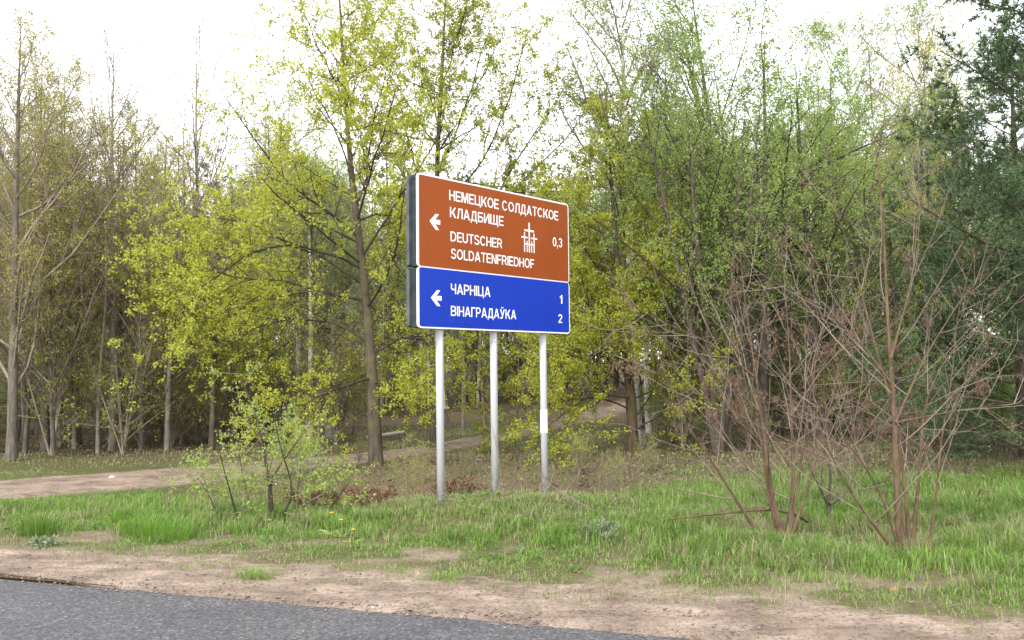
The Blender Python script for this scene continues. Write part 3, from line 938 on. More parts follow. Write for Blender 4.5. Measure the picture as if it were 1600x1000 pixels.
def kind(name, seed, v=0):
    """meshes of one tree of a kind, about ten metres tall, standing at the origin"""
    rng = np.random.default_rng(seed)
    la = Acc()
    if name == 'bare':
        ta, ba, br = airy(10, .070, rng, 36, .30, 33, ((.3, .26), (.6, .26), (.85, .17), (1, .07)), 8, 5, .08, .07, rmin=.0045)
        p, d = leaves_on(br[2][0], br[2][1], .8, rng, .3, False); leaf_quads(la, p, d, 3, .03, .05, .6, rng)
        ms = ('bark_pale', 'twig', 'bud_leaf')
    elif name == 'budding':
        ta, ba, br = airy(10, .105 if v == 0 else .065, rng, 34, .14, 50, ((.15, .40), (.6, .28), (1, .06)), 10, 6, .11, .10)
        p, d = leaves_on(br[2][0], br[2][1], 3.6, rng, .3); leaf_quads(la, p, d, 4, .045, .046, .7, rng)
        ms = ('bark_grey', 'twig', 'bud_leaf')
    elif name == 'green':
        ta, ba, br = airy(10, .09, rng, 26, .15, 50, ((.15, .36), (.6, .28), (1, .06)), 8, 6, .12)
        p, d = leaves_on(br[2][0], br[2][1], 5.5, rng, .3); leaf_quads(la, p, d, 4, .045, .054, .75, rng)
        ms = ('bark_dark', 'twig_dark', 'willow_leaf')
    elif name == 'bright':
        ta, ba, br = airy(10, .08, rng, 26, .2, 48, ((.15, .30), (.6, .24), (1, .06)), 8, 6, .12)
        p, d = leaves_on(br[2][0], br[2][1], 6.5, rng, .3); leaf_quads(la, p, d, 4, .05, .056, .75, rng)
        ms = ('bark_dark', 'twig_dark', 'bright_leaf')
    elif name == 'yellow':
        ta, ba, br = airy(10, .09, rng, 26, .12, 56, ((.15, .36), (.6, .26), (1, .06)), 8, 6, .12)
        p, d = leaves_on(br[2][0], br[2][1], 4.6, rng, .3); leaf_quads(la, p, d, 4, .045, .052, .75, rng)
        ms = ('bark_maple', 'twig_dark', 'maple_leaf_green')
    elif name == 'birch':
        ta, ba, br = airy(10, .10, rng, 32, .32, 42, ((.3, .28), (.6, .25), (.85, .16), (1, .05)), 10, 8, .10, .03, -.22, l2=.5, l3=.8, K3=5)
        p, d = leaves_on(br[2][0], br[2][1], 4.2, rng, .15); leaf_quads(la, p, d, 3, .03, .040, .7, rng, droop=.5)
        ms = ('birch', 'twig', 'birch_leaf')
    elif name == 'willow':
        ta, ba, br = airy(10, .085, rng, 9, .25, 40, ((.25, .34), (.6, .30), (1, .12)), 8, 7, .12, .03, -.08, multi=5, l2=.45, l3=.6)
        p, d = leaves_on(br[2][0], br[2][1], 9.5, rng, .15); leaf_quads(la, p, d, 3, .04, .052, .6, rng)
        ms = ('bark_dark', 'twig_dark', 'willow_leaf')
    elif name == 'pole':            # thin shaded stem with a few dead twigs
        ta, ba, br = airy(10, .045 if v == 0 else .068, rng, 22, .12, 58, ((.1, .15), (.6, .14), (1, .05)), 5, 4, .12, lean=.04)
        p, d = leaves_on(br[2][0], br[2][1], 2.2, rng, .3, False); leaf_quads(la, p, d, 3, .04, .052, .7, rng)
        ms = ('bark_pale' if v else 'bark_grey', 'twig', 'bud_leaf')
    elif name == 'brush':           # low twiggy undergrowth, about three metres
        ta, ba, br = airy(3.2, .022, rng, 7, .1, 45, ((.1, .5), (1, .18)), 6, 5, .14, .02, .0, multi=6)
        p, d = leaves_on(br[2][0], br[2][1], 4.5, rng, .2, False); leaf_quads(la, p, d, 3, .04, .05, .7, rng)
        ms = ('twig', 'twig', 'bud_leaf' if v else 'maple_leaf_green')
    elif name == 'bush':
        ta, ba, br = airy(3.0, .02, rng, 7, .1, 45, ((.1, .5), (1, .2)), 6, 5, .14, .02, .0, multi=6)
        p, d = leaves_on(br[2][0], br[2][1], 7, rng, .1); leaf_quads(la, p, d, 4, .04, .06, .7, rng)
        ms = ('twig', 'twig', 'willow_leaf')
    elif name == 'pine':
        z = np.linspace(-.1, 11, 9)
        T = np.stack([np.r_[0, np.cumsum(rng.normal(0, .06, 8))], np.r_[0, np.cumsum(rng.normal(0, .06, 8))], z], -1)
        lv = [dict(m=46, t0=.25, t1=.99, ang=78, asd=9, lens=[(.2, 2.2), (.5, 2.3), (.8, 1.5), (1, .35)], K=7, wob=.07, up=.07, S=4),
              dict(m=10, t0=.25, t1=1, ang=48, asd=10, lens=[(0, .4), (1, .22)], K=4, wob=.08, up=.07, S=3),
              dict(m=4, t0=.3, t1=1, ang=40, asd=12, lens=[(0, .5), (1, .4)], K=3, wob=.1, up=.08, S=0)]
        ta, ba, br = grow([(T, .15*np.linspace(1.2, .08, 9))], lv, rng, (), 9)
        needle_brush(la, br[2][0], br[2][1], 9, rng, .10, .016, 6)
        needle_brush(la, br[1][0], br[1][1], 6, rng, .10, .016, 6)
        ms = ('bark_pine', 'twig_dark', 'pine_needle')
    return [(n_, a.mesh(n_, (0, 0, 0), n_ != 'crown'), M[m_]) for n_, a, m_ in zip(('trunk', 'branches', 'crown'), (ta, ba, la), ms) if a.n]

KINDS = {}
def meshes(name, v=0):
    if (name, v) not in KINDS: KINDS[(name, v)] = kind(name, 100+sum(map(ord, name))*7+v*13, v)
    return KINDS[(name, v)]
NAMEOF = dict(bare='aspen_tree', budding='budding_tree', green='leafy_tree', bright='leafy_tree', yellow='maple_tree', birch='birch_tree', willow='willow_tree', pole='young_tree', brush='undergrowth_shrub', bush='leafy_shrub', pine='pine_tree')
def stand(name, v, x, y, h, label, group=None, rz=None, lean=(0, 0)):
    """a tree of a kind put up at x, y with its top h metres above the ground"""
    h0 = {'pine': 11.0, 'brush': 3.2, 'bush': 3.0}.get(name, 10.0)
    cat = 'shrub' if name in ('brush', 'bush') else 'tree'
    t = thing(NAMEOF[name], label, cat, (x, y, ground_at(x, y)), group, RNG.random()*6.28 if rz is None else rz, h/h0)
    t.rotation_euler[0], t.rotation_euler[1] = lean
    for n_, me, mt in meshes(name, v): obj(n_, me, mt, t)
    return t
def stand_px(name, v, u, Y, vtop, label, group=None, rz=None, lean=(0, 0)):
    b, tp = at(u, 586, Y), at(u, vtop, Y)
    return stand(name, v, b[0], Y, tp[2]-ground_at(b[0], Y), label, group, rz, lean)

# ------------------------------------------------------------------ the wood's edge, tree by tree
stand_px('budding', 0, 20, 19.3, 35, 'grey-barked budding tree with wide bare limbs nearest the dirt track', rz=.6)
stand_px('budding', 1, 95, 23, 110, 'brown-budding tree behind the wide grey-barked one beside the track')
stand_px('bare', 0, 118, 22.5, 200, 'slim pale-barked stem between the budding trees at the left')
stand_px('bare', 1, 176, 21.6, 60, 'tall bare aspen with a thin twiggy top standing by a budding tree', rz=2)
stand_px('budding', 1, 190, 22.4, 165, 'budding tree growing against the tall bare aspen beyond the track')
stand_px('bare', 0, 310, 24.5, 55, 'bare pale aspen whose thin top stands alone against the sky', rz=1)
stand_px('bare', 1, 60, 26, 80, 'bare aspen behind the brown-budding trees at the far left')
stand_px('budding', 0, 255, 27, 215, 'brown-budding tree between the two bare aspens')
stand_px('yellow', 0, 215, 31, 330, 'fresh yellow-green tree deep between the aspen trunks')
stand_px('birch', 0, 452, 30, 135, 'pale green birch rising behind the flowering maple')
for u, Y, vt, wh in ((466, 23.6, 250, 'leftmost'), (483, 23.2, 270, 'second from the left'), (512, 25, 260, 'third from the left'), (521, 24.4, 280, 'nearest the maple trunk')):
    stand_px('birch', u % 2, u, Y, vt, 'slim white birch stem behind the flowering maple, '+wh, 'white birches behind the maple')
stand_px('pine', 0, 335, 37, 235, 'dark pine showing its top behind the bare pale aspen')
stand_px('pine', 1, 385, 41, 285, 'dark pine low on the skyline left of the pale green birch')
stand_px('pine', 0, 612, 38, 220, 'dark pine behind the flowering maples, left of the sign')
stand_px('pine', 1, 745, 40, 265, 'dark pine half hidden behind the top edge of the sign')
stand_px('birch', 0, 992, 21.2, -60, 'tall birch with drooping twigs rising right of the sign', rz=1.2, lean=(0, -.035))
stand_px('willow', 0, 1120, 19, 40, 'many-stemmed green willow behind the reddish bare shrub', rz=.5)
stand_px('willow', 1, 1190, 21.5, -130, 'tallest green willow with arching crown right of the birch', rz=2.4)
stand_px('willow', 0, 1285, 23, 50, 'rounded green willow between the tallest willow and the pines', rz=4)
stand_px('green', 0, 1050, 22.5, 75, 'upright leafy tree between the tall birch and the willows')
stand_px('bright', 0, 1312, 31, 105, 'bright fresh green tree top behind the willows')
stand_px('birch', 1, 1342, 35, 30, 'birch with thin purplish top standing over the willows')
stand_px('birch', 0, 1448, 30, 15, 'tall yellowish birch top just left of the dark pine', rz=3)
stand_px('budding', 1, 1460, 27, 70, 'budding tree beside the yellowish birch top')
stand_px('yellow', 1, 1500, 19, 190, 'yellow-green sparse tree in front of the dark pines')
stand_px('pine', 1, 1405, 19, 300, 'mid-sized pine behind the tall bare shrub')
stand_px('pine', 0, 1110, 19.5, 425, 'young dark pine low behind the reddish bare shrub')
stand_px('pine', 1, 1330, 22, 360, 'young pine under the rounded willow')
stand_px('pine', 0, 1235, 23, 480, 'small dark pine under the tallest willow')
def blue_pine(label, u, Y, vtop, seed):
    rng = np.random.default_rng(seed)
    b, tp = at(u, 586, Y), at(u, vtop, Y)
    O = np.array([b[0], Y, ground_at(b[0], Y)]); h = tp[2]-O[2]
    T = np.array([O+[0, 0, -.1], O+[.05, 0, h*.3], O+[0, .05, h*.65], O+[.03, 0, h]])
    lv = [dict(m=74, t0=.03, t1=.99, ang=78, asd=9, lens=[(0, 2.3), (.5, 2.4), (.8, 1.6), (1, .3)], K=8, wob=.06, up=.06, S=5, rr=.35, slim=.009),
          dict(m=12, t0=.22, t1=1, ang=46, asd=10, lens=[(0, .42), (1, .2)], K=4, wob=.08, up=.07, S=3),
          dict(m=6, t0=.25, t1=1, ang=38, asd=12, lens=[(0, .5), (1, .4)], K=3, wob=.1, up=.10, S=0)]
    ta, ba, br = grow([(T, np.array([.17, .13, .08, .015]))], lv, rng, (), 10)
    la = Acc()
    needle_brush(la, br[2][0], br[2][1], 11, rng, .11, .013, 9)
    needle_brush(la, br[1][0], br[1][1], 9, rng, .105, .010, 8)
    return plant('pine_tree', label, 'tree', O, ta, ba, la, M['bark_pine'], M['twig_dark'], M['blue_needle'])
bp1 = blue_pine('large blue-green pine at the wood edge on the far right', 1690, 13.9, -240, 31)
bp2 = bp1.copy(); COL.objects.link(bp2)
bp2['label'] = 'blue-green pine just behind the largest pine on the right'
q_ = at(1600, 586, 18)
bp2.location = (q_[0], 18, ground_at(q_[0], 18)); bp2.rotation_euler[2] = 2.1; bp2.scale = (.82, .82, .82)
for c_ in bp1.children:
    d_ = c_.copy(); COL.objects.link(d_); d_.parent = bp2

# ---- the wood behind: trees one can tell apart only as kinds
def in_track(x, y): return track_dist(np.array([x]), np.array([y]))[0] < 2.3
WOOD = dict(budding='brown-budding tree deep in the wood', bare='thin bare aspen deep in the wood',
            pole='thin shaded young stem inside the wood', green='green leafy tree deep in the wood',
            willow='many-stemmed green tree deep in the wood', bright='fresh green tree deep in the wood',
            yellow='yellow-green tree deep in the wood', pine='dark pine deep in the wood', birch='thin birch deep in the wood',
            brush='twiggy undergrowth shrub at the foot of the wood', bush='leafy green shrub at the foot of the wood')
rw = np.random.default_rng(5)
placed = []
def fill(n, ylo, yhi, ulo, uhi, kinds, vlo, vhi, gap=.8):
    k = tries = 0
    while k < n and tries < n*40:
        tries += 1
        Y = math.sqrt(rw.uniform(ylo**2, yhi**2)); u = rw.uniform(ulo, uhi)
        x = at(u, 586, Y)[0]
        if in_track(x, Y) or any((x-a)**2+(Y-b)**2 < gap*gap for a, b in placed): continue
        if Y < 22.5 and u > 240 and kinds[0] == 'brush' and u < 560: continue
        placed.append((x, Y)); k += 1
        kd = kinds[rw.integers(len(kinds))]
        vt = rw.uniform(vlo, vhi)
        reg = 'left of the maple' if u < 560 else 'behind the sign' if u < 900 else 'behind the bare shrubs' if u < 1450 else 'behind the large pine'
        stand_px(kd, int(rw.integers(2)), u, Y, vt, WOOD[kd]+' '+reg, WOOD[kd].replace('deep in', 'of')+' '+reg, None, tuple(rw.normal(0, .035, 2)))
# left: budding and bare over thin stems
fill(10, 24, 34, -220, 420, ['budding', 'budding', 'bare', 'pole', 'yellow'], 190, 330)
fill(70, 22, 42, -260, 560, ['pole', 'pole', 'pole', 'bare'], 170, 400, .38)
fill(7, 20.4, 24.5, -120, 300, ['budding'], 120, 330, .7)
fill(11, 20.4, 24.5, -150, 300, ['brush'], 440, 560, .4)
fill(20, 21.5, 26, -200, 560, ['brush', 'pole'], 480, 565, .35)
fill(7, 21, 27, -150, 300, ['pole'], 150, 300, .5)
fill(34, 36, 58, -260, 520, ['budding', 'budding', 'yellow', 'pine', 'bare'], 235, 330)
# middle
fill(36, 34, 58, 520, 1000, ['yellow', 'green', 'budding', 'pine'], 270, 350)
fill(20, 26, 44, 540, 900, ['pole', 'pole', 'birch'], 300, 430, .6)
# right
fill(14, 24, 34, 900, 1700, ['green', 'willow', 'bright', 'yellow', 'pine', 'birch'], 170, 330)
fill(50, 34, 58, 900, 1800, ['green', 'green', 'bright', 'budding', 'pine'], 180, 300)
fill(24, 22, 36, 900, 1750, ['pole', 'pole', 'pine'], 300, 480, .6)
# undergrowth
fill(34, 40, 60, 470, 1050, ['brush', 'bush', 'yellow', 'green'], 470, 560, .6)
fill(60, 21, 38, -200, 560, ['brush'], 470, 570, .5)
fill(6, 24, 34, -200, 520, ['bush', 'brush'], 500, 580, .5)
fill(34, 19.5, 30, 1030, 1700, ['bush', 'brush', 'bush', 'brush'], 470, 590, .5)
fill(8, 34, 44, 560, 860, ['brush'], 520, 580, .5)

# ---- far-off wood closing the view
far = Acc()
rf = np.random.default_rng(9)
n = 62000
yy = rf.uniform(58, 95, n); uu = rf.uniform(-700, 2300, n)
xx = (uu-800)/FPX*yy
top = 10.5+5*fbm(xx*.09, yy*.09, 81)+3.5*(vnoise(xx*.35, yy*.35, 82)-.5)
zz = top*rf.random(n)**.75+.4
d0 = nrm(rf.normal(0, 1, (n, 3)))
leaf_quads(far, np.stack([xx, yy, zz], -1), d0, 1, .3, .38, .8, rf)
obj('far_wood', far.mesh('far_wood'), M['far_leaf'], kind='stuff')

# ------------------------------------------------------------------ bare shrubs in front
SHRUB = [dict(m=9, t0=.12, t1=.98, ang=44, asd=13, lens=[(0, 1.35), (.5, 1.05), (1, .45)], K=11, wob=.05, up=.035, S=4, rr=.45, slim=.006, rmin=.0034),
         dict(m=4, t0=.15, t1=1, ang=42, asd=14, lens=[(0, .42), (1, .28)], K=6, wob=.07, up=.03, S=3, slim=.006, rmin=.0024),
         dict(m=1, t0=.3, t1=1, ang=42, asd=12, lens=[(0, .5), (1, .4)], K=4, wob=.08, up=.02, S=3, slim=.006, rmin=.002)]
def bare_shrub(label, stems, Y, seed, keys, lv=SHRUB, bark='bark_red', tw='twig_red'):
    rng = np.random.default_rng(seed)
    TR = []
    for r0, dy, pts in stems:
        P = pix(pts, Y, dy); P[1:] += rng.normal(0, .022, (len(P)-1, 3))
        if pts[0][1] > 800: P[0, 2] = ground_at(P[0, 0], P[0, 1])-.04
        TR.append((P, np.maximum(radii(1, .0, len(pts), 1.2)**1.15, .12)*r0*.74))
    O = TR[0][0][0].copy(); O[2] = ground_at(O[0], O[1])
    ta, ba, br = grow(TR, lv, rng, (), 9, .05, 16)
    la = Acc()
    p, d = leaves_on(br[1][0], br[1][1], keys, rng, .4, False)
    sel = fbm(p[:, 0]*3.2, p[:, 2]*3.2, seed) > .56
    leaf_quads(la, p[sel], d[sel], 18, .026, .038, .30, rng, fwd=.1, droop=1.8)
    t = plant('bare_shrub', label, 'shrub', O, ta, ba, la, M[bark], M[tw], M['key_leaf'], crown='seed_clusters', stem='stems')
    t.children[-1]['kind'] = 'stuff'
    return t
bare_shrub('reddish bare shrub with drooping dry seed clusters beside the fallen branch',
           [(.042, .2, [(1224, 842), (1208, 770), (1192, 690), (1181, 590), (1168, 480), (1152, 385)]),
            (.030, .4, [(1228, 842), (1236, 760), (1236, 650), (1231, 560), (1226, 450), (1222, 370)]),
            (.024, -.3, [(1222, 838), (1200, 780), (1196, 700), (1172, 620), (1160, 540), (1165, 470)]),
            (.020, -.6, [(1190, 832), (1130, 750), (1080, 675), (1040, 620), (1012, 560)]),
            (.020, .5, [(1235, 838), (1272, 720), (1300, 620), (1325, 540), (1340, 480)]),
            (.018, .8, [(1232, 838), (1256, 700), (1270, 590), (1290, 470), (1296, 400)]),
            (.016, -.5, [(1190, 690), (1130, 640), (1070, 600), (1015, 575)]),
            (.014, -.4, [(1181, 590), (1110, 540), (1040, 500), (985, 470)]),
            (.014, .6, [(1236, 650), (1290, 570), (1340, 530), (1385, 515)])], 9.7, 41, 4.5)
bare_shrub('tallest bare shrub with several slender brown stems at the grass edge',
           [(.048, .2, [(1410, 868), (1397, 790), (1394, 690), (1392, 580), (1389, 470), (1382, 330), (1366, 190), (1354, 80)]),
            (.030, .5, [(1420, 864), (1424, 800), (1402, 660), (1355, 500), (1322, 390), (1285, 270)]),
            (.022, -.3, [(1405, 866), (1352, 800), (1318, 755), (1290, 690), (1270, 620), (1262, 560)]),
            (.020, .3, [(1447, 862), (1456, 800), (1470, 690), (1482, 590), (1500, 490), (1522, 400)]),
            (.024, -.2, [(1424, 860), (1436, 760), (1442, 620), (1490, 545), (1552, 490)]),
            (.018, -.4, [(1408, 860), (1372, 765), (1335, 700), (1290, 640), (1250, 600)]),
            (.016, .5, [(1400, 660), (1440, 560), (1500, 460), (1540, 430)]),
            (.014, -.2, [(1393, 600), (1340, 530), (1290, 480), (1220, 440)]),
            (.014, .4, [(1392, 560), (1420, 440), (1432, 330), (1445, 250)]),
            (.012, .2, [(1402, 660), (1500, 640), (1600, 630)])], 8.8, 42, 1.6)
bare_shrub('small forked bare shrub growing between the two larger bare shrubs',
           [(.040, .1, [(1297, 812), (1293, 786), (1300, 748), (1292, 690), (1286, 630)]),
            (.028, .2, [(1296, 788), (1320, 772), (1336, 745), (1350, 690)]),
            (.02, -.2, [(1293, 786), (1270, 740), (1255, 690)])], 10.9, 43, 3, bark='bark_dark')
# thin dry saplings on the mound before the posts
LEAN_LV = [dict(m=4, t0=.3, t1=.97, ang=34, asd=10, lens=[(0, .28), (1, .15)], K=5, wob=.06, up=.03, S=3, rr=.6)]
def sapling(label, stems, Y, seed):
    rng = np.random.default_rng(seed)
    TR = []
    for r0, dy, pts in stems:
        P = pix(pts, Y, dy); P[0, 2] = ground_at(P[0, 0], P[0, 1])-.03
        TR.append((P, radii(r0, .002, len(pts))))
    O = TR[0][0][0].copy(); O[2] += .03
    ta, ba, br = grow(TR, LEAN_LV, rng, (), 5, .05, 9)
    plant('dry_sapling', label, 'sapling', O, ta, ba, None, M['twig_red'], M['twig_red'], None, stem='stems')
sapling('thin reddish sapling in front of the middle post', [(.006, 0, [(789, 842), (787, 780), (780, 720), (774, 690), (768, 660)])], 10.3, 51)
sapling('spreading dry sapling in front of the right post', [(.006, .1, [(845, 815), (858, 770), (840, 715), (815, 690)]), (.006, -.2, [(862, 815), (880, 775), (905, 740)]),
        (.005, .3, [(838, 815), (850, 770), (862, 752)])], 10.6, 52)
sapling('pale dry stalk leaning right on the mound flank', [(.006, .2, [(950, 812), (905, 785), (865, 762), (852, 750)]), (.005, 0, [(952, 812), (940, 770), (934, 745)])], 10.6, 53)

# leafy young shrub left of the sign
rng = np.random.default_rng(61)
TR = []
for r0, dy, pts in ((.026, 0, [(426, 812), (424, 770), (418, 745), (412, 700), (402, 650), (380, 600), (362, 560)]),
                    (.018, .3, [(424, 800), (420, 750), (440, 725), (456, 700), (480, 670)]),
                    (.014, -.4, [(432, 808), (460, 775), (452, 740), (438, 700), (430, 660)]),
                    (.012, .5, [(400, 812), (385, 770), (375, 720), (372, 690)]),
                    (.012, .2, [(470, 806), (480, 760), (500, 730), (512, 705)]),
                    (.010, -.5, [(372, 815), (362, 775), (350, 735), (342, 700)]),
                    (.010, .6, [(455, 806), (470, 740), (468, 690)]),
                    (.010, -.2, [(500, 800), (530, 775), (548, 750)]),
                    (.010, .1, [(345, 815), (330, 780), (312, 750)])):
    P = pix(pts, 11.2, dy)
    P[0, 2] = ground_at(P[0, 0], P[0, 1])-.03
    TR.append((P, radii(r0, .004, len(pts), 1.2)))
O = TR[0][0][0].copy(); O[2] += .03
ta, ba, br = grow(TR, [dict(m=9, t0=.12, t1=.98, ang=52, asd=14, lens=[(0, .55), (1, .3)], K=5, wob=.1, up=.03, S=4),
                       dict(m=5, t0=.2, t1=1, ang=46, asd=14, lens=[(0, .5), (1, .4)], K=4, wob=.1, up=.05, S=3)], rng, (), 7, .05, 12)
la = Acc()
p, d = leaves_on(br[1][0], br[1][1], 15, rng, .2); leaf_quads(la, p, d, 3, .015, .031, .7, rng, up=.3)
p, d = leaves_on(br[0][0], br[0][1], 8, rng, .3); leaf_quads(la, p, d, 3, .015, .036, .7, rng, up=.3)
plant('leafy_shrub', 'young shrub with fresh green leaves growing left of the sign', 'shrub', O, ta, ba, la, M['twig_dark'], M['twig'], M['shrub_leaf'], stem='stems')

# small saplings on the litter behind the posts
rs_ = np.random.default_rng(63)
for u, v, wh in ((640, 770, 'just left of the left post'), (560, 724, 'beside the flowering maple trunk'), (660, 742, 'between the maple trunk and the left post'), (725, 735, 'between the left and middle posts'), (1010, 735, 'right of the mossy maple'), (955, 765, 'in front of the mossy maple'), (905, 735, 'just right of the right post')):
    g = at(u, v, 1); Y = CAM_H/(CAM_H-g[2])
    x = at(u, v, Y)[0]
    stand('brush', int(rs_.integers(2)), x, Y, rs_.uniform(.5, 1.0), 'small twiggy sapling on the leaf litter '+wh, 'saplings on the leaf litter')

# ------------------------------------------------------------------ grass
def blades(acc, tints, x, y, h, wd, rng, tint, bend=.45, az=None):
    n = len(x)
    z = ground(x, y)
    a = rng.random(n)*6.283 if az is None else az
    b = bend*rng.uniform(.3, 1.5, n)*h
    s = np.stack([-np.sin(a), np.cos(a), 0*a], -1)*(wd*.5)[:, None]
    o = np.stack([np.cos(a), np.sin(a), 0*a], -1)
    p = np.stack([x, y, z-.01], -1)
    mid = p + o*(b*.30)[:, None] + UP*(h*.58)[:, None]
    tip = p + o*b[:, None] + UP*(h*(1-.35*np.minimum(b/np.maximum(h, .01), 1)))[:, None]
    V = np.stack([p-s, p+s, mid+s*.8, mid-s*.8, tip], 1).reshape(-1, 3)
    k = np.arange(n)[:, None]*5
    acc.add(V, k+np.array([[0, 1, 2, 3]]), k+np.array([[3, 2, 4]]))
    tints.append(np.repeat(tint, 5, 0))

GREEN, LUSH, YEL, DRY = np.array([.10, .185, .035]), np.array([.12, .255, .028]), np.array([.20, .29, .07]), np.array([.36, .30, .20])
def tint_for(x, y, rng):
    n = len(x)
    d = dist_road(x, y)
    f1, f2 = fbm(x*.9, y*.9, 91), fbm(x*2.6, y*2.6, 92)
    c = GREEN + (LUSH-GREEN)*sstep(.4, .6, f1)[:, None]
    c = c + (YEL-c)*np.maximum(sstep(.45, .75, f2)*.7, .75*mound(x, y))[:, None]
    pd = .17 + .42*sstep(.50, .68, fbm(x*1.7, y*1.7, 93)) + .40*mound(x, y) + .35*sstep(8.4, 7.3, d) + .30*np.exp(-((x-2.9)/1.3)**2-((y-9.4)/.8)**2)
    pd = pd + .45*sstep(15.5, 17.5, y)
    dry = rng.random(n) < pd
    c = np.where(dry[:, None], DRY*rng.uniform(.6, 1.1, (n, 1)), c)
    return np.clip(c*rng.uniform(.6, 1.4, (n, 1))*(.8+.45*fbm(x*5, y*5, 94))[:, None], 0, 1)

def clump(x, y): return sstep(.30, .72, fbm(x*6.5, y*6.5, 98, 2))
rg = np.random.default_rng(77)
ga, gt = Acc(), []
def sow(n, ylo, yhi, hfun, wd, rng, ycut=None):
    y = np.sqrt(rng.uniform(ylo**2, yhi**2, n)); x = rng.uniform(-.60, .62, n)*(y+.8)
    s, g, l = zones(x, y)
    keep = rng.random(n) < np.clip(g-.25*s, 0, 1)*np.clip(.35+1.3*fbm(x*2.2, y*2.2, 95)-.15, .1, 1)
    keep &= track_dist(x, y) > 1.0
    cl = clump(x, y)
    keep &= rng.random(n) < .25+1.1*cl
    keep &= rng.random(n) > .88*bare(x, y)
    x, y = x[keep], y[keep]
    h = hfun(x, y)*rng.uniform(.55, 1.3, len(x))
    blades(ga, gt, x, y, h, wd*rng.uniform(.7, 1.3, len(x)), rng, tint_for(x, y, rng), .62)
def hgrass(x, y):
    d = dist_road(x, y)
    h = .022 + .035*sstep(7.1, 8.2, d) + .085*sstep(8.0, 9.0, d)*sstep(.30, .62, fbm(x*.9, y*.9, 96)) + .03*sstep(8.2, 9, d)
    h = h + .06*sstep(.9, 2.4, x)*sstep(7.3, 8.4, d)
    h = .8*h*(1-.62*mound(x, y))*(.35+.55*fbm(x*2.3, y*2.3, 97)+.75*clump(x, y))
    h = h*(1-.6*np.exp(-((x-3.4)/.5)**2-((y-8.8)/.5)**2))*(1-.6*np.exp(-((x-2.6)/.5)**2-((y-9.6)/.5)**2))
    h = h*(.35+.65*sstep(1.0, 2.6, track_dist(x, y)))
    return h*(1-.5*sstep(13, 17, y))
sow(270000, 6.6, 11.5, hgrass, .0075, rg)
sow(170000, 11.5, 17, hgrass, .009, rg)
sow(90000, 17, 30, lambda x, y: hgrass(x, y)*1.1, .014, rg)
# thin tufts straggling over the shoulder
cx, cd_ = rg.uniform(-9, 6, 420), 6.7+rg.random(420)**.6*.9
for sx, dd in zip(cx, cd_):
    k = int(rg.integers(8, 34)); rr_ = rg.uniform(.03, .12)
    x = sx*RS[0]+dd*RN[0]+rg.normal(0, rr_, k); y = sx*RS[1]+dd*RN[1]+rg.normal(0, rr_, k)
    blades(ga, gt, x, y, rg.uniform(.03, .09)*rg.uniform(.5, 1.3, k), np.full(k, .005), rg, tint_for(x, y, rg), .8)
# straw lying in the green, thickest round the bare shrubs and on the verge
n = 9000
y = np.sqrt(rg.uniform(7**2, 13**2, n)); x = rg.uniform(-.6, .62, n)*y
d = dist_road(x, y)
k = rg.random(n) < sstep(7.2, 7.6, d)*(.12+.5*sstep(.5, .7, fbm(x*1.4, y*1.4, 99))+.8*np.exp(-((x-2.9)/1.4)**2-((y-9.5)/.8)**2))
x, y = x[k], y[k]
blades(ga, gt, x, y, rg.uniform(.06, .24, len(x)), np.full(len(x), .005), rg, DRY*rg.uniform(.6, 1.2, (len(x), 1)), 1.1)
obj('grass', ga.mesh('grass', attrs={'tint': np.concatenate(gt)}), M['grass'], kind='stuff')

def tussock(label, u, v, Y, hh, rr_, n, seed, col, bend=.5, group=None):
    rng = np.random.default_rng(seed)
    c = at(u, v, Y)
    x, y = c[0]+rng.normal(0, rr_, n), Y+rng.normal(0, rr_, n)
    a, tt = Acc(), []
    az = np.arctan2(y-Y, x-c[0])+rng.normal(0, .5, n)
    blades(a, tt, x, y, hh*rng.uniform(.5, 1.2, n), rng.uniform(.005, .009, n), rng, np.asarray(col)*rng.uniform(.7, 1.3, (n, 1)), bend, az)
    O = (c[0], Y, ground_at(c[0], Y))
    o = obj('grass_tussock', a.mesh('grass_tussock', O, attrs={'tint': np.concatenate(tt)}), M['grass'])
    o.location = O
    tag(o, label, 'grass tussock', group)
tussock('tall fresh grass tussock nearest the left shrub', 272, 830, 10.0, .27, .18, 300, 1, LUSH*.95, .8)
tussock('spiky grass tussock at the left beside the sandy verge', 58, 826, 10.3, .30, .10, 260, 2, GREEN*1.0)
tussock('upright grass tussock between the two other verge tussocks', 225, 826, 10.4, .25, .18, 240, 3, LUSH*1.0, .8)
tussock('small low tussock growing alone in the sandy shoulder', 396, 898, 8.05, .10, .09, 260, 4, YEL*.95, .8)
tussock('flat grass tuft on the sandy shoulder below the mound', 702, 905, 7.9, .08, .10, 200, 5, YEL, .9)
tussock('dry straw tussock at the foot of the tallest bare shrub', 1428, 862, 8.8, .22, .10, 260, 6, DRY, .7)
tussock('dry straw tussock beside the fallen branch', 1190, 832, 9.9, .20, .13, 240, 7, DRY, .9)

# broad-leaved weeds low in the grass
wa = Acc()
n = 900
y = np.sqrt(rg.uniform(7.2**2, 13**2, n)); x = rg.uniform(-.6, .62, n)*y
d = dist_road(x, y)
k = rg.random(n) < sstep(7.0, 7.8, d)*sstep(.40, .62, fbm(x*1.9, y*1.9, 101))*sstep(7.2, 8.2, d)
x, y = x[k], y[k]
n = len(x)*9
px = np.repeat(np.stack([x, y, ground(x, y)+.01], -1), 9, 0)
an = rg.random(n)*6.283
leaf_quads(wa, px, np.stack([np.cos(an), np.sin(an), rg.uniform(.15, 1.1, n)], -1), 1, .012, .05, .36, rg, fwd=4)
obj('weeds', wa.mesh('weeds'), M['weed'], kind='stuff')

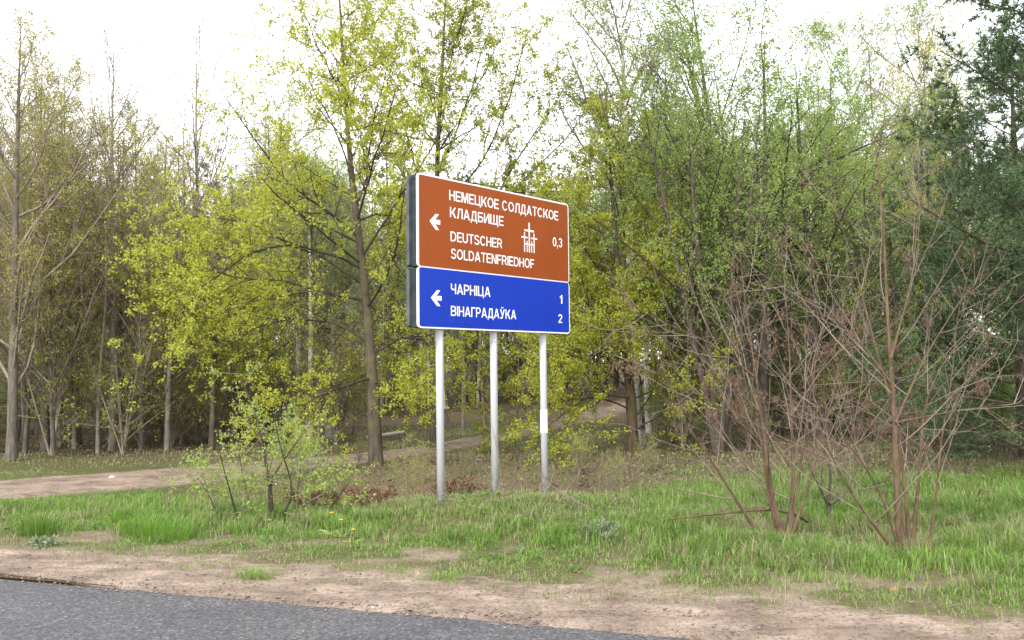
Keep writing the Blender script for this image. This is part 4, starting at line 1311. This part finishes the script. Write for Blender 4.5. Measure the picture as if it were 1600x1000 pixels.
# ------------------------------------------------------------------ leaf litter, gravel
ll = Acc()
n = 60000
y = np.sqrt(rg.uniform(10.5**2, 30**2, n)); x = rg.uniform(-.6, .62, n)*y
s, g, l = zones(x, y)
k = (rg.random(n) < l*.9+.02) & (track_dist(x, y) > 1.05)
x, y = x[k], y[k]
pl = np.stack([x, y, ground(x, y)+.012], -1)
dr = rg.normal(0, 1, (len(x), 3)); dr[:, 2] *= .25
leaf_quads(ll, pl, nrm(dr), 1, .01, .065, .6, rg, fwd=1.2, fold=.3)
obj('leaf_litter', ll.mesh('leaf_litter'), M['litter'], kind='stuff')

gv = Acc()
n = 5200
sx, dd = rg.uniform(-9.5, 6.5, n), np.where(rg.random(n) < .45, rg.normal(6.16, .10, n), 6.0+1.5*rg.random(n)**1.2)
x, y = sx*RS[0]+dd*RN[0], sx*RS[1]+dd*RN[1]
r = .004+.012*rg.random(n)**4
b6 = np.array([(1, 0, 0), (0, 1, 0), (-1, 0, 0), (0, -1, 0), (0, 0, .7), (0, 0, -.7)])
V = b6[None]*rg.uniform(.7, 1.3, (n, 6, 1))*r[:, None, None] + np.stack([x, y, np.where(dd < 6.1, .002, np.where(dd < 6.6, .012, ground(x, y)+.012))+r*.3], -1)[:, None]
f8 = np.array([(0, 1, 4), (1, 2, 4), (2, 3, 4), (3, 0, 4), (1, 0, 5), (2, 1, 5), (3, 2, 5), (0, 3, 5)])
gv.add(V, None, (f8[None]+np.arange(n)[:, None, None]*6).reshape(-1, 3))
obj('gravel', gv.mesh('gravel'), M['pebble'], kind='stuff')

# ------------------------------------------------------------------ small things
def stone(name, label, cat, u, v, Y, r, mat, seed, flat=.7):
    rng = np.random.default_rng(seed)
    c = at(u, v, Y); g = ground_at(c[0], Y)
    a = Acc()
    th = np.linspace(0, np.pi, 7); ph = np.arange(10)/10*2*np.pi
    V = np.stack([np.sin(th)[:, None]*np.cos(ph), np.sin(th)[:, None]*np.sin(ph), flat*np.cos(th)[:, None]+0*ph], -1)
    q = V.reshape(-1, 3)
    V = V*(1+.35*(vnoise(q[:, 0]*1.7+seed, q[:, 1]*1.7+q[:, 2], seed)-.5).reshape(7, 10, 1))*r
    i, j = np.meshgrid(np.arange(6), np.arange(10), indexing='ij')
    Q = np.stack([i*10+j, (i+1)*10+j, (i+1)*10+(j+1) % 10, i*10+(j+1) % 10], -1).reshape(-1, 4)
    a.add(V, Q)
    o = obj(name, a.mesh(name), M[mat]); o.location = (c[0], Y, g+r*flat*.6)
    return tag(o, label, cat)
stone('stone', 'small white stone lying on the dirt track', 'stone', 175, 744, 16.0, .055, 'paper', 1, .6)
stone('brick_fragment', 'broken red brick piece in the verge grass below the tallest bare shrub', 'brick', 1398, 935, 7.35, .034, 'brick', 2, .5)
stone('stone', 'tiny pale pebble at the asphalt edge below the mound', 'stone', 583, 950, 7.0, .022, 'stone', 3, .5)

def log(name, label, cat, pts, Y, dY, r0, r1, mat, seed, lv=None, off=0):
    rng = np.random.default_rng(seed)
    P = pix(pts, Y, dY)
    P, R, L = resample(P, radii(r0, r1, len(pts)), 14)
    g = ground(P[:, 0], P[:, 1])
    P[:, 2] = np.maximum(P[:, 2], g+R*.7)
    t = thing(name, label, cat, P[0])
    a = Acc(); a.tubes(P, R*(1+rng.normal(0, .06, 14)), 8, True)
    obj('stem', a.mesh('stem', P[0], True), M[mat], t)
    if lv:
        b = Acc()
        s, d, l, r = kids(P[None], R[None], None, lv, .1, 1, 55, 15, [(0, .35), (1, .2)], rng)
        Q, QR = shoots(s, d, l, r, 5, .1, .0, rng); b.tubes(Q, QR, 4)
        obj('side_twigs', b.mesh('side_twigs', P[0], True), M[mat], t)
log('fallen_branch', 'fallen brown branch resting against the reddish bare shrub', 'branch', [(1262, 815), (1240, 800), (1200, 795), (1150, 800), (1090, 806), (1048, 812)], 9.9, -.3, .017, .006, 'bark_red', 3, 9)
log('fallen_branch', 'thin dark stick lying in the grass in front of the fallen branch', 'branch', [(1003, 828), (1050, 838), (1095, 845)], 9.6, .0, .010, .006, 'bark_red', 4, 2)
log('fallen_log', 'pale barkless log lying in the wood behind the flowering maple', 'log', [(572, 684), (600, 680), (632, 675)], 24.0, .6, .06, .045, 'dead_wood', 5)
log('fallen_branch', 'short dark stick lying flat on the right verge', 'branch', [(1525, 895), (1548, 890), (1568, 889)], 8.2, .1, .010, .006, 'bark_dark', 6, 2)
log('fallen_branch', 'curved dark stick lying beside the red brick piece', 'branch', [(1383, 931), (1400, 934), (1425, 937)], 7.4, .0, .012, .007, 'bark_dark', 7)

# dandelions on the mound's left flank
for u, v, Y, lb in ((518, 802, 9.9, 'uppermost yellow dandelion on the left flank of the mound'), (533, 813, 9.75, 'half open yellow dandelion between the two others'), (552, 828, 9.5, 'lowest yellow dandelion on the left flank of the mound')):
    c = at(u, v, Y); g = ground_at(c[0], Y)
    rng = np.random.default_rng(u)
    t = thing('dandelion', lb, 'flower', (c[0], Y, g))
    h = max(.06, c[2]-g)
    a = Acc(); a.tubes([[0, 0, 0], [.004, 0, h*.5], [0, 0, h]], [.003, .0025, .0025], 5)
    obj('stem', a.mesh('stem', smooth=True), M['shrub_leaf'], t)
    a = Acc()
    for ring, (rr_, up_) in enumerate(((.024, .25), (.017, .7), (.010, 1.3))):
        for k in range(14):
            an = k/14*6.283+ring*.2
            d = np.array([math.cos(an), math.sin(an), up_]); d /= np.linalg.norm(d)
            s_ = np.array([-math.sin(an), math.cos(an), 0])*.0035
            p0 = np.array([0, 0, h])
            a.add([p0-s_*.4, p0+s_*.4, p0+d*rr_+s_, p0+d*rr_-s_], [(0, 1, 2, 3)])
    obj('flower_head', a.mesh('flower_head'), M['petal'], t)
    a = Acc()
    an = rng.random(9)*6.283
    leaf_quads(a, np.zeros((9, 3))+[0, 0, .008], np.stack([np.cos(an), np.sin(an), .35+0*an], -1), 1, .003, .12, .2, rng, fwd=3)
    obj('leaves', a.mesh('leaves'), M['shrub_leaf'], t)

# grey-green mugwort on the right flank of the mound; rusty dead ferns behind
def herb(name, label, cat, u, v, Y, n, hgt, sz, wdt, mat, seed, spread=.12, droop=.2):
    rng = np.random.default_rng(seed)
    c = at(u, v, Y); O = np.array([c[0], Y, ground_at(c[0], Y)])
    st = O+np.c_[rng.normal(0, spread*.5, (n, 2)), np.zeros(n)]
    dr = np.c_[rng.normal(0, .6, (n, 2)), np.ones(n)]
    P, R = shoots(st, dr, hgt*rng.uniform(.5, 1.1, n), np.full(n, .003), 6, .1, -.03, rng)
    b, la = Acc(), Acc()
    b.tubes(P, R, 3)
    p, d = leaves_on(P, np.full(n, hgt), 60, rng, .15)
    leaf_quads(la, p, d, 2, .008, sz, wdt, rng, fwd=.4, droop=droop)
    plant(name, label, cat, O, None, b, la, None, M['twig_red'], M[mat], crown='leaves')
herb('mugwort_plant', 'grey-green feathery mugwort on the right flank of the mound', 'herb', 940, 858, 9.55, 26, .22, .045, .3, 'mugwort', 1, .2, -.2)
herb('dead_fern', 'rusty dead fern clump behind the mound left of the posts', 'fern', 575, 795, 12.1, 26, .32, .08, .22, 'fern', 2, .5)
herb('dead_fern', 'rusty dead fern clump behind the left post', 'fern', 712, 772, 13.2, 26, .38, .08, .22, 'fern', 3, .35)
herb('dead_fern', 'pale rusty dead fern clump behind the leafy shrub', 'fern', 500, 775, 12.8, 20, .35, .08, .22, 'fern', 4, .4)
herb('rosette_plant', 'grey-green low rosette at the left edge of the sandy verge', 'herb', 75, 842, 9.6, 14, .10, .06, .35, 'mugwort', 5, .12, -.1)
